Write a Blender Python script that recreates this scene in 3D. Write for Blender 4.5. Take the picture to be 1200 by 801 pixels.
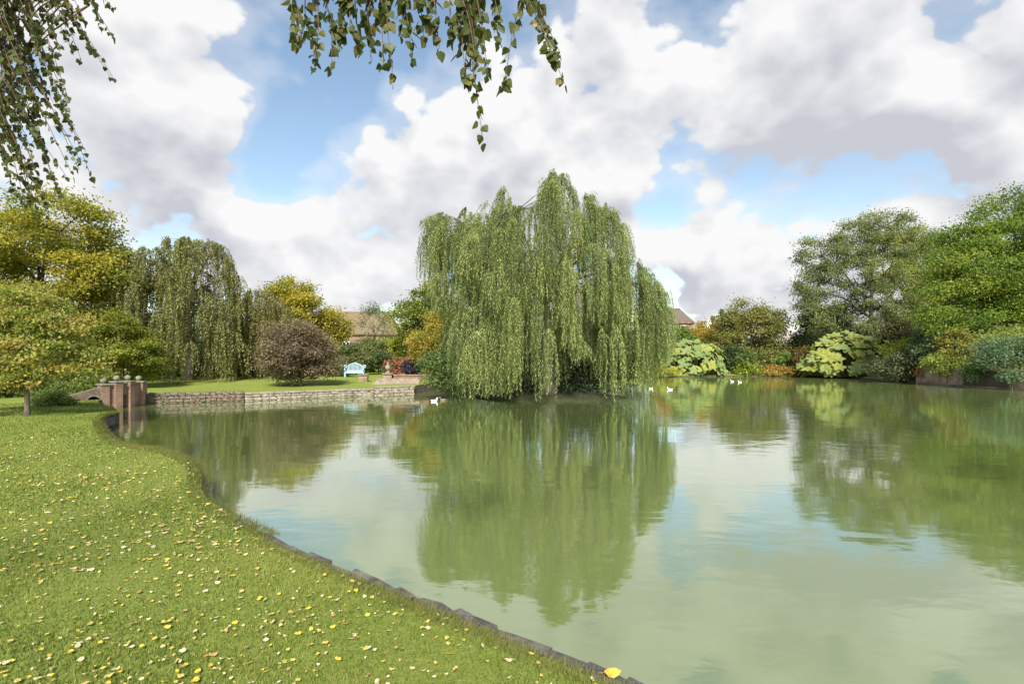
import bpy, bmesh, math, random
import numpy as np
from mathutils import Vector, Matrix
from mathutils.geometry import delaunay_2d_cdt

# ------------------------------------------------------------------ start / camera / light
for o in list(bpy.data.objects): bpy.data.objects.remove(o)
S = bpy.context.scene
COL = S.collection
R = math.radians
rng = np.random.default_rng(7)
random.seed(7)
EYE, HZ, F = 2.4, 418.0, 600.0          # eye height over the water, horizon row, focal length in pixels of the 1200 px photo

cam = bpy.data.cameras.new('camera'); cam_o = bpy.data.objects.new('camera', cam); COL.objects.link(cam_o)
cam.sensor_width = 36; cam.lens = 18; cam.shift_y = (HZ-400.5)/1200
cam.clip_start = .05; cam.clip_end = 9000
cam_o.location = (0, 0, EYE); cam_o.rotation_euler = (R(90), 0, 0)
S.camera = cam_o

SUN_EL, SUN_AZ = 40, 178                 # azimuth clockwise from +Y: behind the camera, to the right
sd = Vector((math.sin(R(SUN_AZ))*math.cos(R(SUN_EL)), math.cos(R(SUN_AZ))*math.cos(R(SUN_EL)), math.sin(R(SUN_EL))))
sun = bpy.data.lights.new('sun', 'SUN'); sun.energy = 4.8; sun.angle = R(9); sun.color = (1, .95, .86)
sun_o = bpy.data.objects.new('sun', sun); COL.objects.link(sun_o); sun_o.location = (20, -20, 40)
sun_o.rotation_euler = sd.to_track_quat('Z', 'Y').to_euler()

S.view_settings.view_transform = 'Standard'; S.view_settings.look = 'None'
S.view_settings.gamma = 1; S.view_settings.exposure = 0.78; S.view_settings.use_curve_mapping = False

# ------------------------------------------------------------------ world: Nishita sky with procedural clouds
W = bpy.data.worlds.new('World'); S.world = W; W.use_nodes = True; W.cycles.sampling_method = 'MANUAL'; W.cycles.sample_map_resolution = 512

class NT:
    def __init__(s, tree): s.t = tree; s.n = tree.nodes; s.l = tree.links
    def node(s, typ, **kw):
        n = s.n.new(typ)
        for k, v in kw.items():
            if k.startswith('i_'):
                key = k[2:]; key = int(key) if key.isdigit() else key
                if hasattr(v, 'is_linked') or isinstance(v, bpy.types.NodeSocket): s.l.new(v, n.inputs[key])
                else: n.inputs[key].default_value = v
            else: setattr(n, k, v)
        return n
    def math(s, op, a, b=0., clamp=False):
        n = s.n.new('ShaderNodeMath'); n.operation = op; n.use_clamp = clamp
        for i, v in enumerate((a, b)):
            if isinstance(v, bpy.types.NodeSocket): s.l.new(v, n.inputs[i])
            else: n.inputs[i].default_value = v
        return n.outputs[0]
    def vmath(s, op, a, b=(0, 0, 0)):
        n = s.n.new('ShaderNodeVectorMath'); n.operation = op
        for i, v in enumerate((a, b)):
            if isinstance(v, bpy.types.NodeSocket): s.l.new(v, n.inputs[i])
            else: n.inputs[i].default_value = v
        return n.outputs[1] if op in ('DISTANCE', 'LENGTH', 'DOT_PRODUCT') and op != 'x' and n.outputs[1].enabled else n.outputs[0]
    def maprange(s, v, a, b, c, d, smooth=False):
        n = s.n.new('ShaderNodeMapRange'); n.clamp = True
        if smooth: n.interpolation_type = 'SMOOTHSTEP'
        if isinstance(v, bpy.types.NodeSocket): s.l.new(v, n.inputs[0])
        else: n.inputs[0].default_value = v
        for i, x in enumerate((a, b, c, d)): n.inputs[i+1].default_value = x
        return n.outputs[0]
    def mix(s, f, a, b, blend='MIX'):
        n = s.n.new('ShaderNodeMix'); n.data_type = 'RGBA'; n.blend_type = blend
        for i, v in ((0, f), (6, a), (7, b)):
            if isinstance(v, bpy.types.NodeSocket): s.l.new(v, n.inputs[i])
            else: n.inputs[i].default_value = v if i == 0 else (*v, 1)
        return n.outputs[2]
    def noise(s, vec, scale, detail=4, rough=.5, dist=0.):
        n = s.n.new('ShaderNodeTexNoise'); n.inputs['Scale'].default_value = scale
        n.inputs['Detail'].default_value = detail; n.inputs['Roughness'].default_value = rough
        n.inputs['Distortion'].default_value = dist
        if vec is not None: s.l.new(vec, n.inputs['Vector'])
        return n.outputs[0]

def pixdir(x, y):
    return Vector(((x-600)/F, 1, (HZ-y)/F)).normalized()

CLOUDS = [ # photo pixel, radius px, weight (+ cloud, - blue gap)
 (150,150,200,.20),(265,110,110,.12),(60,260,150,.12),(320,290,130,.20),(480,190,165,.30),(580,150,130,.22),(640,190,120,.16),
 (700,60,150,.26),(840,110,180,.28),(960,50,160,.24),(1100,120,230,.40),(1010,150,110,.10),(825,262,75,.26),(880,322,110,.42),(790,330,80,.20),(1150,262,80,.26),(1020,318,90,.22),
 (690,275,95,.26),(420,330,130,.18),(1180,230,60,.14),(250,20,160,.16),(60,60,160,.10),(1000,300,70,.1),
 (345,140,85,-.46),(335,185,60,-.26),(450,72,95,-.42),(525,60,70,-.36),(380,45,80,-.2),(842,10,70,-.42),(795,130,55,-.36),(720,165,45,-.28),(930,222,115,-.34),(810,222,75,-.32),
 (1050,228,80,-.28),(760,235,60,-.24),(1120,15,60,-.2),(640,60,40,-.2),(700,140,40,-.18)]
g = bpy.data.node_groups.new('cloud_density', 'ShaderNodeTree')
g.interface.new_socket('Vector', in_out='INPUT', socket_type='NodeSocketVector')
g.interface.new_socket('Density', in_out='OUTPUT', socket_type='NodeSocketFloat')
N = NT(g); gi = g.nodes.new('NodeGroupInput'); go = g.nodes.new('NodeGroupOutput')
dirv = N.vmath('NORMALIZE', gi.outputs[0])
warp = N.node('ShaderNodeTexNoise'); warp.inputs['Scale'].default_value = 3.; warp.inputs['Detail'].default_value = 3
N.l.new(dirv, warp.inputs['Vector'])
wv = N.vmath('MULTIPLY', N.vmath('SUBTRACT', warp.outputs['Color'], (.5, .5, .5)), (.28, .28, .28))
dw = N.vmath('ADD', dirv, wv)
q = N.vmath('MULTIPLY', dirv, (1., 1., 1.7))
n1 = N.noise(N.vmath('ADD', q, (3.1, 7.7, 1.3)), 3.6, 7, .56, 0.)
acc = N.math('MULTIPLY', N.math('SUBTRACT', n1, .5), 1.15)
vo = N.n.new('ShaderNodeTexVoronoi'); vo.feature = 'F1'; vo.inputs['Scale'].default_value = 8.5; vo.inputs['Detail'].default_value = 2.; vo.inputs['Roughness'].default_value = .5
N.l.new(N.vmath('ADD', N.vmath('MULTIPLY', dirv, (1., 1., 1.3)), N.vmath('MULTIPLY', wv, (.25, .25, .25))), vo.inputs['Vector'])
acc = N.math('ADD', acc, N.math('MULTIPLY', N.math('SUBTRACT', .42, vo.outputs['Distance']), .42))
for (x, y, r, w) in CLOUDS:
    c = pixdir(x, y)
    dd = N.n.new('ShaderNodeVectorMath'); dd.operation = 'DISTANCE'
    N.l.new(dw, dd.inputs[0]); dd.inputs[1].default_value = c
    k = N.maprange(dd.outputs['Value'], 0, r/F*1.15, w, 0, True)
    acc = N.math('ADD', acc, k)
N.l.new(N.math('ADD', acc, .06), go.inputs[0])

N = NT(W.node_tree); N.n.clear()
out = N.n.new('ShaderNodeOutputWorld'); bg = N.n.new('ShaderNodeBackground'); bg.inputs[1].default_value = .1
N.l.new(bg.outputs[0], out.inputs[0])
sky = N.n.new('ShaderNodeTexSky'); sky.sky_type = 'NISHITA'; sky.sun_disc = False
sky.sun_elevation = R(SUN_EL); sky.sun_rotation = R(SUN_AZ); sky.air_density = 1.0; sky.dust_density = .6; sky.ozone_density = 1.6
tc = N.n.new('ShaderNodeTexCoord')
dv = N.vmath('NORMALIZE', tc.outputs['Generated'])
def dens(vec):
    gn = N.n.new('ShaderNodeGroup'); gn.node_tree = g; N.l.new(vec, gn.inputs[0]); return gn.outputs[0]
d0 = dens(dv)
d1 = dens(N.vmath('ADD', dv, (.012, -.012, .055)))
cover = N.maprange(d0, -.035, .09, 0, 1, True)
wisp = N.maprange(d0, -.24, .02, 0, .34, True)
lit = N.math('SUBTRACT', d0, d1)
bulk = N.math('MULTIPLY', N.math('SUBTRACT', N.noise(N.vmath('MULTIPLY', dv, (1., 1., 2.2)), 2.4, 4, .5), .5), .55)
lit = N.math('ADD', lit, bulk)
lit2 = N.maprange(N.math('ADD', lit, N.math('MULTIPLY', d0, -.40)), -.34, .10, 0, 1)
ccol = N.mix(lit2, (3.45, 3.54, 3.92), (5.6, 5.6, 5.6))
skyc = N.mix(1., sky.outputs[0], (1.5, 1.4, 1.22), 'MULTIPLY')
cov = N.math('MAXIMUM', cover, wisp)
N.l.new(N.mix(cov, skyc, ccol), bg.inputs[0])

# ------------------------------------------------------------------ helpers
def P(x, y, Y):                          # the point at depth Y on the sight line of a photo pixel
    return Vector(((x-600)/F*Y, Y, EYE+(HZ-y)/F*Y))
def PG(x, y, z=.45):                     # the ground point of a photo pixel
    Y = F*(EYE-z)/(y-HZ); return Vector(((x-600)/F*Y, Y, z))

def np_mesh(name, V, Fc, col=None):
    """V (n,3), Fc (m,k) with constant k"""
    V = np.asarray(V, np.float32); Fc = np.asarray(Fc, np.int32)
    me = bpy.data.meshes.new(name)
    me.vertices.add(len(V)); me.vertices.foreach_set('co', V.ravel())
    m, k = Fc.shape
    me.loops.add(m*k); me.loops.foreach_set('vertex_index', Fc.ravel())
    me.polygons.add(m); me.polygons.foreach_set('loop_start', np.arange(0, m*k, k, dtype=np.int32))
    if col is not None:
        ca = me.color_attributes.new('Col', 'FLOAT_COLOR', 'POINT')
        c4 = np.ones((len(V), 4), np.float32); c4[:, :3] = col; ca.data.foreach_set('color', c4.ravel())
    me.update(calc_edges=True)
    return me

def link(name, me, mat=None, parent=None, loc=None, smooth=False):
    o = bpy.data.objects.new(name, me); COL.objects.link(o)
    if mat and me is not None and len(me.materials) == 0: me.materials.append(mat)
    if parent: o.parent = parent
    if loc is not None: o.location = loc
    if smooth: me.polygons.foreach_set('use_smooth', np.ones(len(me.polygons), bool))
    return o
def tag(o, label, cat, group=None):
    o['label'] = label; o['category'] = cat
    if group: o['group'] = group
    return o
def thing(name, label, cat, loc=(0, 0, 0), rz=0, group=None):
    o = bpy.data.objects.new(name, None); COL.objects.link(o); o.location = loc; o.rotation_euler = (0, 0, rz)
    o.empty_display_size = .2
    return tag(o, label, cat, group)

class MB:                                 # collects simple solids, builds ONE mesh
    def __init__(s): s.v = []; s.f = []
    def add(s, V, Fs):
        b = len(s.v); s.v += [tuple(v) for v in V]; s.f += [[i+b for i in f] for f in Fs]; return s
    def box(s, x0, x1, y0, y1, z0, z1, m=None):
        V = [(x0,y0,z0),(x1,y0,z0),(x1,y1,z0),(x0,y1,z0),(x0,y0,z1),(x1,y0,z1),(x1,y1,z1),(x0,y1,z1)]
        if m is not None: V = [m @ Vector(v) for v in V]
        return s.add(V, [(0,3,2,1),(4,5,6,7),(0,1,5,4),(1,2,6,5),(2,3,7,6),(3,0,4,7)])
    def tube(s, pts, rad, n=6, cap=True):
        pts = [Vector(p) for p in pts]; b = len(s.v); m = len(pts)
        if not hasattr(rad, '__len__'): rad = [rad]*m
        ref = Vector((.31, .77, .55)).normalized()
        for i, p in enumerate(pts):
            t = (pts[min(i+1, m-1)]-pts[max(i-1, 0)]); t = t.normalized() if t.length > 1e-9 else Vector((0, 0, 1))
            u = t.cross(ref)
            if u.length < .15: u = t.cross(Vector((1, 0, 0)))
            u.normalize(); w = t.cross(u)
            for k in range(n):
                a = 2*math.pi*k/n; s.v.append(tuple(p+(u*math.cos(a)+w*math.sin(a))*rad[i]))
        for i in range(m-1):
            for k in range(n):
                k2 = (k+1) % n; s.f.append([b+i*n+k, b+i*n+k2, b+(i+1)*n+k2, b+(i+1)*n+k])
        if cap:
            s.f.append([b+k for k in range(n)][::-1]); s.f.append([b+(m-1)*n+k for k in range(n)])
        return s
    def lathe(s, prof, c=(0, 0, 0), n=14):
        b = len(s.v)
        for r, z in prof:
            for k in range(n):
                a = 2*math.pi*k/n; s.v.append((c[0]+r*math.cos(a), c[1]+r*math.sin(a), c[2]+z))
        for i in range(len(prof)-1):
            for k in range(n):
                k2 = (k+1) % n; s.f.append([b+i*n+k, b+i*n+k2, b+(i+1)*n+k2, b+(i+1)*n+k])
        s.f.append([b+k for k in range(n)][::-1]); s.f.append([b+(len(prof)-1)*n+k for k in range(n)])
        return s
    def prism(s, poly, y0, y1):           # polygon in x,z extruded along y
        b = len(s.v); n = len(poly)
        s.v += [(x, y0, z) for x, z in poly]+[(x, y1, z) for x, z in poly]
        s.f.append([b+i for i in range(n)]); s.f.append([b+n+i for i in range(n)][::-1])
        for i in range(n):
            j = (i+1) % n; s.f.append([b+i, b+n+i, b+n+j, b+j])
        return s
    def mesh(s, name):
        me = bpy.data.meshes.new(name); me.from_pydata(s.v, [], s.f); me.update()
        return me
    def build(s, name, mat, parent=None, loc=None, smooth=False, recalc=True, bevel=0):
        me = s.mesh(name)
        if recalc or bevel:
            bm = bmesh.new(); bm.from_mesh(me); bmesh.ops.recalc_face_normals(bm, faces=bm.faces)
            if bevel: bmesh.ops.bevel(bm, geom=bm.edges[:], offset=bevel, segments=1, affect='EDGES')
            bm.to_mesh(me); bm.free()
        return link(name, me, mat, parent, loc, smooth)

# ------------------------------------------------------------------ materials
def newmat(name):
    m = bpy.data.materials.new(name); m.use_nodes = True; n = NT(m.node_tree); n.n.clear()
    o = n.n.new('ShaderNodeOutputMaterial'); return m, n, o
def principled(n, o, base, rough=.8, spec=.3, bump=None, strength=.4, dist=.02):
    b = n.n.new('ShaderNodeBsdfPrincipled'); b.inputs['Roughness'].default_value = rough
    b.inputs['Specular IOR Level'].default_value = spec
    if isinstance(base, bpy.types.NodeSocket): n.l.new(base, b.inputs['Base Color'])
    else: b.inputs['Base Color'].default_value = (*base, 1)
    if bump is not None:
        bp = n.n.new('ShaderNodeBump'); bp.inputs['Strength'].default_value = strength; bp.inputs['Distance'].default_value = dist
        n.l.new(bump, bp.inputs['Height']); n.l.new(bp.outputs[0], b.inputs['Normal'])
    if o: n.l.new(b.outputs[0], o.inputs[0])
    return b
def noisy(name, c1, c2, scale=6, rough=.85, detail=6, lo=.35, hi=.65, bump=.4, dist=.02, spec=.3, c3=None, s3=1.5):
    m, n, o = newmat(name); t = n.n.new('ShaderNodeNewGeometry').outputs['Position']
    f = n.noise(t, scale, detail, .6); c = n.mix(n.maprange(f, lo, hi, 0, 1), c1, c2)
    if c3: c = n.mix(n.maprange(n.noise(t, s3, 5, .6), .5, .68, 0, .85), c, c3)
    principled(n, o, c, rough, spec, n.noise(t, scale*3, 6, .65), bump, dist); return m

def leaf_material(name, transl=.48, rough=.5, spec=.25):
    m, n, o = newmat(name)
    a = n.n.new('ShaderNodeVertexColor'); a.layer_name = 'Col'
    b = principled(n, None, a.outputs[0], rough, spec)
    t = n.n.new('ShaderNodeBsdfTranslucent'); n.l.new(n.mix(1., a.outputs[0], (1.15, 1.2, .7), 'MULTIPLY'), t.inputs[0])
    mx = n.n.new('ShaderNodeMixShader'); mx.inputs[0].default_value = transl
    n.l.new(b.outputs[0], mx.inputs[1]); n.l.new(t.outputs[0], mx.inputs[2]); n.l.new(mx.outputs[0], o.inputs[0])
    return m
LEAF = leaf_material('foliage_leaves')
GRASSM = leaf_material('grass_blades', .3, .55, .2)
BARK = noisy('bark', (.09, .07, .05), (.17, .145, .115), 9, .95, bump=.8, dist=.03)
BARK_D = noisy('bark_dark', (.05, .04, .03), (.1, .085, .065), 9, .95, bump=.8, dist=.03)
BIRCHB = noisy('birch_bark', (.5, .48, .44), (.66, .64, .6), 5, .8, lo=.3, hi=.6, c3=(.05, .045, .04), s3=7, bump=.5)
TWIG = noisy('twig_bark', (.10, .055, .04), (.17, .10, .07), 30, .8, bump=.2)

m, n, o = newmat('lawn_ground'); t = n.n.new('ShaderNodeTexCoord').outputs['Object']
c = n.mix(n.maprange(n.noise(t, .55, 6, .6), .38, .62, 0, 1), (.14, .19, .03), (.20, .235, .045))
c = n.mix(n.maprange(n.noise(t, 14, 5, .7), .35, .7, 0, 1), c, (.25, .29, .06))
c = n.mix(n.maprange(n.noise(t, 45, 4, .7), .56, .72, 0, .7), c, (.045, .06, .014))
principled(n, o, c, .9, .15, n.noise(t, 60, 4, .7), .9, .03); LAWN = m

m, n, o = newmat('pond_water'); t = n.n.new('ShaderNodeTexCoord').outputs['Object']
c = n.mix(n.maprange(n.noise(t, .1, 4, .5), .35, .65, 0, 1), (.125, .162, .05), (.138, .168, .058))
df = n.n.new('ShaderNodeBsdfDiffuse'); n.l.new(c, df.inputs[0])
gl = n.n.new('ShaderNodeBsdfGlossy'); gl.inputs['Roughness'].default_value = .05; gl.inputs[0].default_value = (.93, .97, .93, 1)
ts = n.vmath('MULTIPLY', t, (.8, 1.4, 1.))
w1 = n.noise(ts, .9, 2, .5, .6); w2 = n.noise(ts, 3.4, 3, .5, .4)
calm = n.maprange(n.noise(t, .16, 3, .5), .38, .62, .25, 1.)
hgt = n.math('MULTIPLY', n.math('ADD', n.math('MULTIPLY', w1, 1.), n.math('MULTIPLY', w2, .22)), calm)
bp = n.n.new('ShaderNodeBump'); bp.inputs['Strength'].default_value = 1.; bp.inputs['Distance'].default_value = .011
n.l.new(hgt, bp.inputs['Height']); n.l.new(bp.outputs[0], gl.inputs['Normal'])
fr = n.n.new('ShaderNodeFresnel'); fr.inputs[0].default_value = 1.42; n.l.new(bp.outputs[0], fr.inputs['Normal'])
fac = n.math('ADD', n.math('MULTIPLY', fr.outputs[0], 1.6), .13); fac = n.math('MINIMUM', fac, .78)
mx = n.n.new('ShaderNodeMixShader'); n.l.new(fac, mx.inputs[0]); n.l.new(df.outputs[0], mx.inputs[1]); n.l.new(gl.outputs[0], mx.inputs[2])
n.l.new(mx.outputs[0], o.inputs[0]); WATER = m

def brickmat(name, c1, c2, mortar, sc=1., moss=None):
    m, n, o = newmat(name); t = n.n.new('ShaderNodeTexCoord').outputs['Object']
    sp = n.n.new('ShaderNodeSeparateXYZ'); n.l.new(t, sp.inputs[0])
    cb = n.n.new('ShaderNodeCombineXYZ'); n.l.new(n.math('ADD', sp.outputs[0], sp.outputs[1]), cb.inputs[0]); n.l.new(sp.outputs[2], cb.inputs[1])
    b = n.n.new('ShaderNodeTexBrick'); n.l.new(cb.outputs[0], b.inputs[0])
    for k, v in (('Scale', sc), ('Brick Width', .23), ('Row Height', .078), ('Mortar Size', .011), ('Bias', -.1), ('Mortar Smooth', .2)): b.inputs[k].default_value = v
    b.inputs['Color1'].default_value = (*c1, 1); b.inputs['Color2'].default_value = (*c2, 1); b.inputs['Mortar'].default_value = (*mortar, 1)
    c = n.mix(n.maprange(n.noise(t, 2.2, 6, .65), .4, .7, 0, .7), b.outputs[0], tuple(x*.55 for x in c1))
    if moss: c = n.mix(n.maprange(n.noise(t, 1.6, 6, .7), .5, .66, 0, .8), c, moss)
    principled(n, o, c, .9, .2, n.math('SUBTRACT', n.noise(t, 40, 4, .6), b.outputs['Fac']), .5, .012); return m
BRICK = brickmat('red_brick', (.21, .11, .07), (.31, .18, .12), (.24, .21, .17), moss=(.11, .10, .06))
BRICK_L = brickmat('weathered_brick', (.27, .15, .095), (.36, .235, .155), (.34, .31, .26), moss=(.14, .13, .07))
BRICK_H = brickmat('house_brick', (.26, .13, .09), (.34, .18, .12), (.34, .3, .26))
STONE_D = noisy('edging_stone', (.05, .044, .042), (.105, .095, .088), 7, .9, c3=(.16, .15, .125), s3=3.5, bump=.9, dist=.02)
STONE_W = noisy('dark_rubble', (.11, .08, .06), (.2, .155, .12), 5, .9, c3=(.09, .1, .05), s3=1.6, bump=.9, dist=.03)
STONE_L = noisy('pale_limestone', (.19, .165, .125), (.30, .27, .21), 4, .9, c3=(.2, .18, .12), s3=1.2, bump=.6, dist=.03)
STONE_C = noisy('lichen_coping', (.15, .14, .10), (.26, .24, .18), 5, .9, c3=(.16, .17, .08), s3=2.5, bump=.7, dist=.03)
STEPM = noisy('step_stone', (.2, .15, .12), (.33, .27, .22), 4, .9, bump=.6)
PAINT_B = noisy('blue_paint', (.33, .48, .56), (.42, .55, .61), 8, .55, bump=.1, spec=.4)
WHITE = noisy('white_paint', (.7, .7, .68), (.8, .8, .78), 5, .6, bump=.1)
GLASS = noisy('window_glass', (.03, .035, .04), (.06, .065, .07), 2, .08, bump=0, spec=.6)
EARTH = noisy('bank_earth', (.045, .038, .026), (.10, .085, .055), 6, .95, bump=.9)
def roofmat(name, c1, c2, moss):
    m, n, o = newmat(name); t = n.n.new('ShaderNodeTexCoord').outputs['Object']
    b = n.n.new('ShaderNodeTexBrick'); n.l.new(t, b.inputs[0])
    for k, v in (('Scale', 1.), ('Brick Width', .3), ('Row Height', .22), ('Mortar Size', .02)): b.inputs[k].default_value = v
    b.inputs['Color1'].default_value = (*c1, 1); b.inputs['Color2'].default_value = (*c2, 1); b.inputs['Mortar'].default_value = (*[x*.5 for x in c1], 1)
    c = n.mix(n.maprange(n.noise(t, .45, 6, .65), .42, .66, 0, .8), b.outputs[0], moss)
    principled(n, o, c, .9, .15, n.noise(t, 8, 5, .6), .5, .04); return m
ROOF_A = roofmat('clay_tiles_weathered', (.18, .13, .08), (.25, .185, .115), (.17, .14, .085))
ROOF_B = roofmat('brown_tiles', (.13, .10, .08), (.19, .145, .11), (.13, .11, .085))
ROOF_C = roofmat('pale_slates', (.3, .26, .23), (.38, .33, .29), (.26, .23, .21))
HILLM = noisy('far_hills', (.10, .13, .13), (.14, .17, .16), .004, .95, bump=0)
DUCKW = noisy('white_feathers', (.72, .70, .66), (.8, .79, .76), 12, .8, bump=.1)
DUCKB = noisy('brown_feathers', (.12, .08, .05), (.26, .2, .14), 14, .8, bump=.1)
BEAK = noisy('orange_bill', (.5, .24, .04), (.55, .3, .06), 5, .5, bump=0)

# ------------------------------------------------------------------ ground with the pond cut out, water
lawn_px = [(780,803),(742,790),(700,775),(650,755),(600,734),(537,709),(480,688),(425,668),(380,650),(350,638),(318,624),(290,611),(266,599),(243,585),(236,572),(237,558),
           (233,546),(222,538),(205,531),(185,526),(160,523.5),(142,521),(132,513),(124,505),(119,497),(117,491),(124,486.5),(140,483)]
near_edge = [PG(x, y, .45) for x, y in lawn_px]
ground_edge = []
for i_, p_ in enumerate(near_edge):
    a_ = near_edge[max(0, i_-1)]; b_ = near_edge[min(len(near_edge)-1, i_+1)]; d_ = (b_-a_); nn_ = Vector((-d_.y, d_.x)).normalized()   # landward side
    if nn_.dot(Vector((-.6, -1, 0))) < 0 and i_ < 12: nn_ = -nn_
    k_ = .17 if p_.length < 6 else .17*max(0, 1-(p_.length-6)/1.0)
    ground_edge.append((p_.x+nn_.x*k_, p_.y+nn_.y*k_))
pond = [(40,-12),(8.5,-6),(6,-3.2),(3.9,-.4),(2.2,1.3),(1.38,2.22)]+ground_edge
pond += [(-15.2,19.6),(-17.2,21.4),(-18.55,22.9),(-18.95,24.2),(-18.75,25.9),(-18.1,26.6),(-14.6,27.9),(-10.6,30.4),(-6.45,33.4),(-6.1,34.6),(-5.4,36.5),(-3.5,39.5),(0,44),(5,50),
         (11,57),(17,60.5),(24,62.5),(31,62.8),(36.5,62.3),(38.2,60),(38,57),(37.6,53.5),(37,49.5),(36.2,45.2),(36.3,38.5),(36.6,33),(39,22),(43,5)]
def resample(poly, closed, step_fn):
    outp = []; n = len(poly)
    for i in range(n if closed else n-1):
        a = Vector(poly[i]); b = Vector(poly[(i+1) % n]); L = (b-a).length
        k = max(1, int(L/step_fn((a+b)/2)))
        for j in range(k): outp.append(a+(b-a)*j/k)
    if not closed: outp.append(Vector(poly[-1]))
    return outp
pond_r = resample(pond, True, lambda p: .25+.03*p.length)
PA = np.array([(p.x, p.y) for p in pond_r])
def in_poly(x, y, poly=PA):
    x = np.asarray(x)[..., None]; y = np.asarray(y)[..., None]
    x0, y0 = poly[:, 0], poly[:, 1]; x1, y1 = np.roll(x0, -1), np.roll(y0, -1)
    cross = ((y0 > y) != (y1 > y)) & (x < (x1-x0)*(y-y0)/(y1-y0+1e-12)+x0)
    return cross.sum(-1) % 2 == 1
def pond_dist(x, y, poly=PA):
    p = np.stack([np.asarray(x), np.asarray(y)], -1)[..., None, :]
    a = poly; b = np.roll(poly, -1, 0); ab = b-a
    tt = np.clip(((p-a)*ab).sum(-1)/((ab**2).sum(-1)+1e-12), 0, 1)
    return np.sqrt(((p-(a+ab*tt[..., None]))**2).sum(-1)).min(-1)
def sstep(a, b, x):
    u = np.clip((np.asarray(x)-a)/(b-a), 0, 1); return u*u*(3-2*u)
def ground_z(x, y):
    sc = np.ndim(x) == 0; x = np.atleast_1d(np.asarray(x, float)); y = np.atleast_1d(np.asarray(y, float))
    if sc: return ground_z(np.array([x[0], x[0]]), np.array([y[0], y[0]]))[0]
    z = .45+.014*np.sin(x*1.7+y*.9)*np.sin(y*1.3-x*.6)
    z = z+sstep(30, 43, y)*.36*(x < 60)                         # the far garden climbs gently
    z = z+sstep(56, 90, y)*.9
    wallside = sstep(33.5, 36, x)*(1-sstep(44.5, 50, y))*sstep(-10, 8, y)
    z = z*(1-wallside)+wallside*1.4
    big = y > 44
    if np.any(big):
        f = np.ones_like(z); xs, ys = x[big], y[big]; dd = np.concatenate([pond_dist(xs[i:i+5000], ys[i:i+5000]) for i in range(0, len(xs), 5000)]) if xs.ndim and len(xs) else pond_dist(xs, ys)
        zb = z[big]; q = sstep(0, 4, dd); z = z.copy(); z[big] = .16*(1-q)+zb*q
    return z
gx = []
for X in np.arange(-44, 56, 1.): 
    for Y in np.arange(-12, 72, 1.): gx.append((X+.13*math.sin(Y*7), Y+.13*math.sin(X*5)))
for X in np.arange(-300, 301, 12.):
    for Y in np.arange(-200, 500, 12.):
        if not (-46 < X < 58 and -14 < Y < 74): gx.append((X, Y))
gx = np.array(gx); keep = ~in_poly(gx[:, 0], gx[:, 1])
gx = gx[keep]; gx = gx[pond_dist(gx[:, 0], gx[:, 1]) > .3]
outer = [(5200*math.cos(a), 5200*math.sin(a)) for a in np.linspace(0, 2*math.pi, 25)[:-1]]
verts = [Vector(p) for p in PA]+[Vector(p) for p in outer]+[Vector(p) for p in gx]
npd = len(PA); edges = [(i, (i+1) % npd) for i in range(npd)]+[(npd+i, npd+(i+1) % 24) for i in range(24)]
cv, ce, cf, ov, oe, of = delaunay_2d_cdt(verts, edges, [], 0, 1e-5)
cva = np.array([(v.x, v.y) for v in cv]); fa = np.array([f for f in cf if len(f) == 3])
cen = cva[fa].mean(1); fa = fa[~in_poly(cen[:, 0], cen[:, 1])]
gz = ground_z(cva[:, 0], cva[:, 1])
V3 = np.c_[cva, gz]
ground = link('ground', np_mesh('ground', V3, fa), LAWN, smooth=True); ground['kind'] = 'structure'
mb = MB(); pz = ground_z(PA[:, 0], PA[:, 1])
for i in range(npd): mb.v.append((PA[i, 0], PA[i, 1], pz[i]-.002)); mb.v.append((PA[i, 0], PA[i, 1], -.7))
for i in range(npd): j = (i+1) % npd; mb.f.append([2*i, 2*j, 2*j+1, 2*i+1])
bank = mb.build('pond_bank', EARTH, recalc=False); bank['kind'] = 'structure'
wm = MB().add([(-40, -16, 0), (60, -16, 0), (60, 72, 0), (-40, 72, 0)], [(0, 1, 2, 3)])
water = wm.build('pond_water', WATER, recalc=False); water['kind'] = 'structure'

# willow island
ISL = (2.1, 29.6)
k = 40; V = []; Fc = []
rings = [(1., -.5), (1., .0), (.95, .10), (.7, .25), (.35, .36), (0.02, .4)]
for r, z in rings:
    for i in range(k):
        a = 2*math.pi*i/k; w = 1+.06*math.sin(3*a+1)+.04*math.sin(7*a)
        V.append((ISL[0]+4.4*r*w*math.cos(a), ISL[1]+.3+1.3*r*w*math.sin(a), z))
for j in range(len(rings)-1):
    for i in range(k): Fc.append((j*k+i, j*k+(i+1) % k, (j+1)*k+(i+1) % k, (j+1)*k+i))
isl = link('island', np_mesh('island', V, Fc), noisy('dark_soil', (.022, .022, .012), (.05, .055, .022), 5, .95, bump=.9), smooth=True); isl['kind'] = 'structure'  # island soil, darker and greener than the bank earth
# far hills
V = []; Fc = []; hx = np.linspace(-3600, 3600, 61)
for i, X in enumerate(hx):
    h = 60+26*math.sin(X*.0016+1)+14*math.sin(X*.0043)+(62 if X > 900 else 0)*min(1, max(0, (X-900)/600))
    V += [(X, 3000, -5), (X, 3300, h*.7), (X, 3800, h), (X, 4400, -5)]
for i in range(60):
    for j in range(3): Fc.append((i*4+j, (i+1)*4+j, (i+1)*4+j+1, i*4+j+1))
hl = link('hills', np_mesh('hills', V, Fc), HILLM, smooth=True); hl['kind'] = 'structure'

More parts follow.
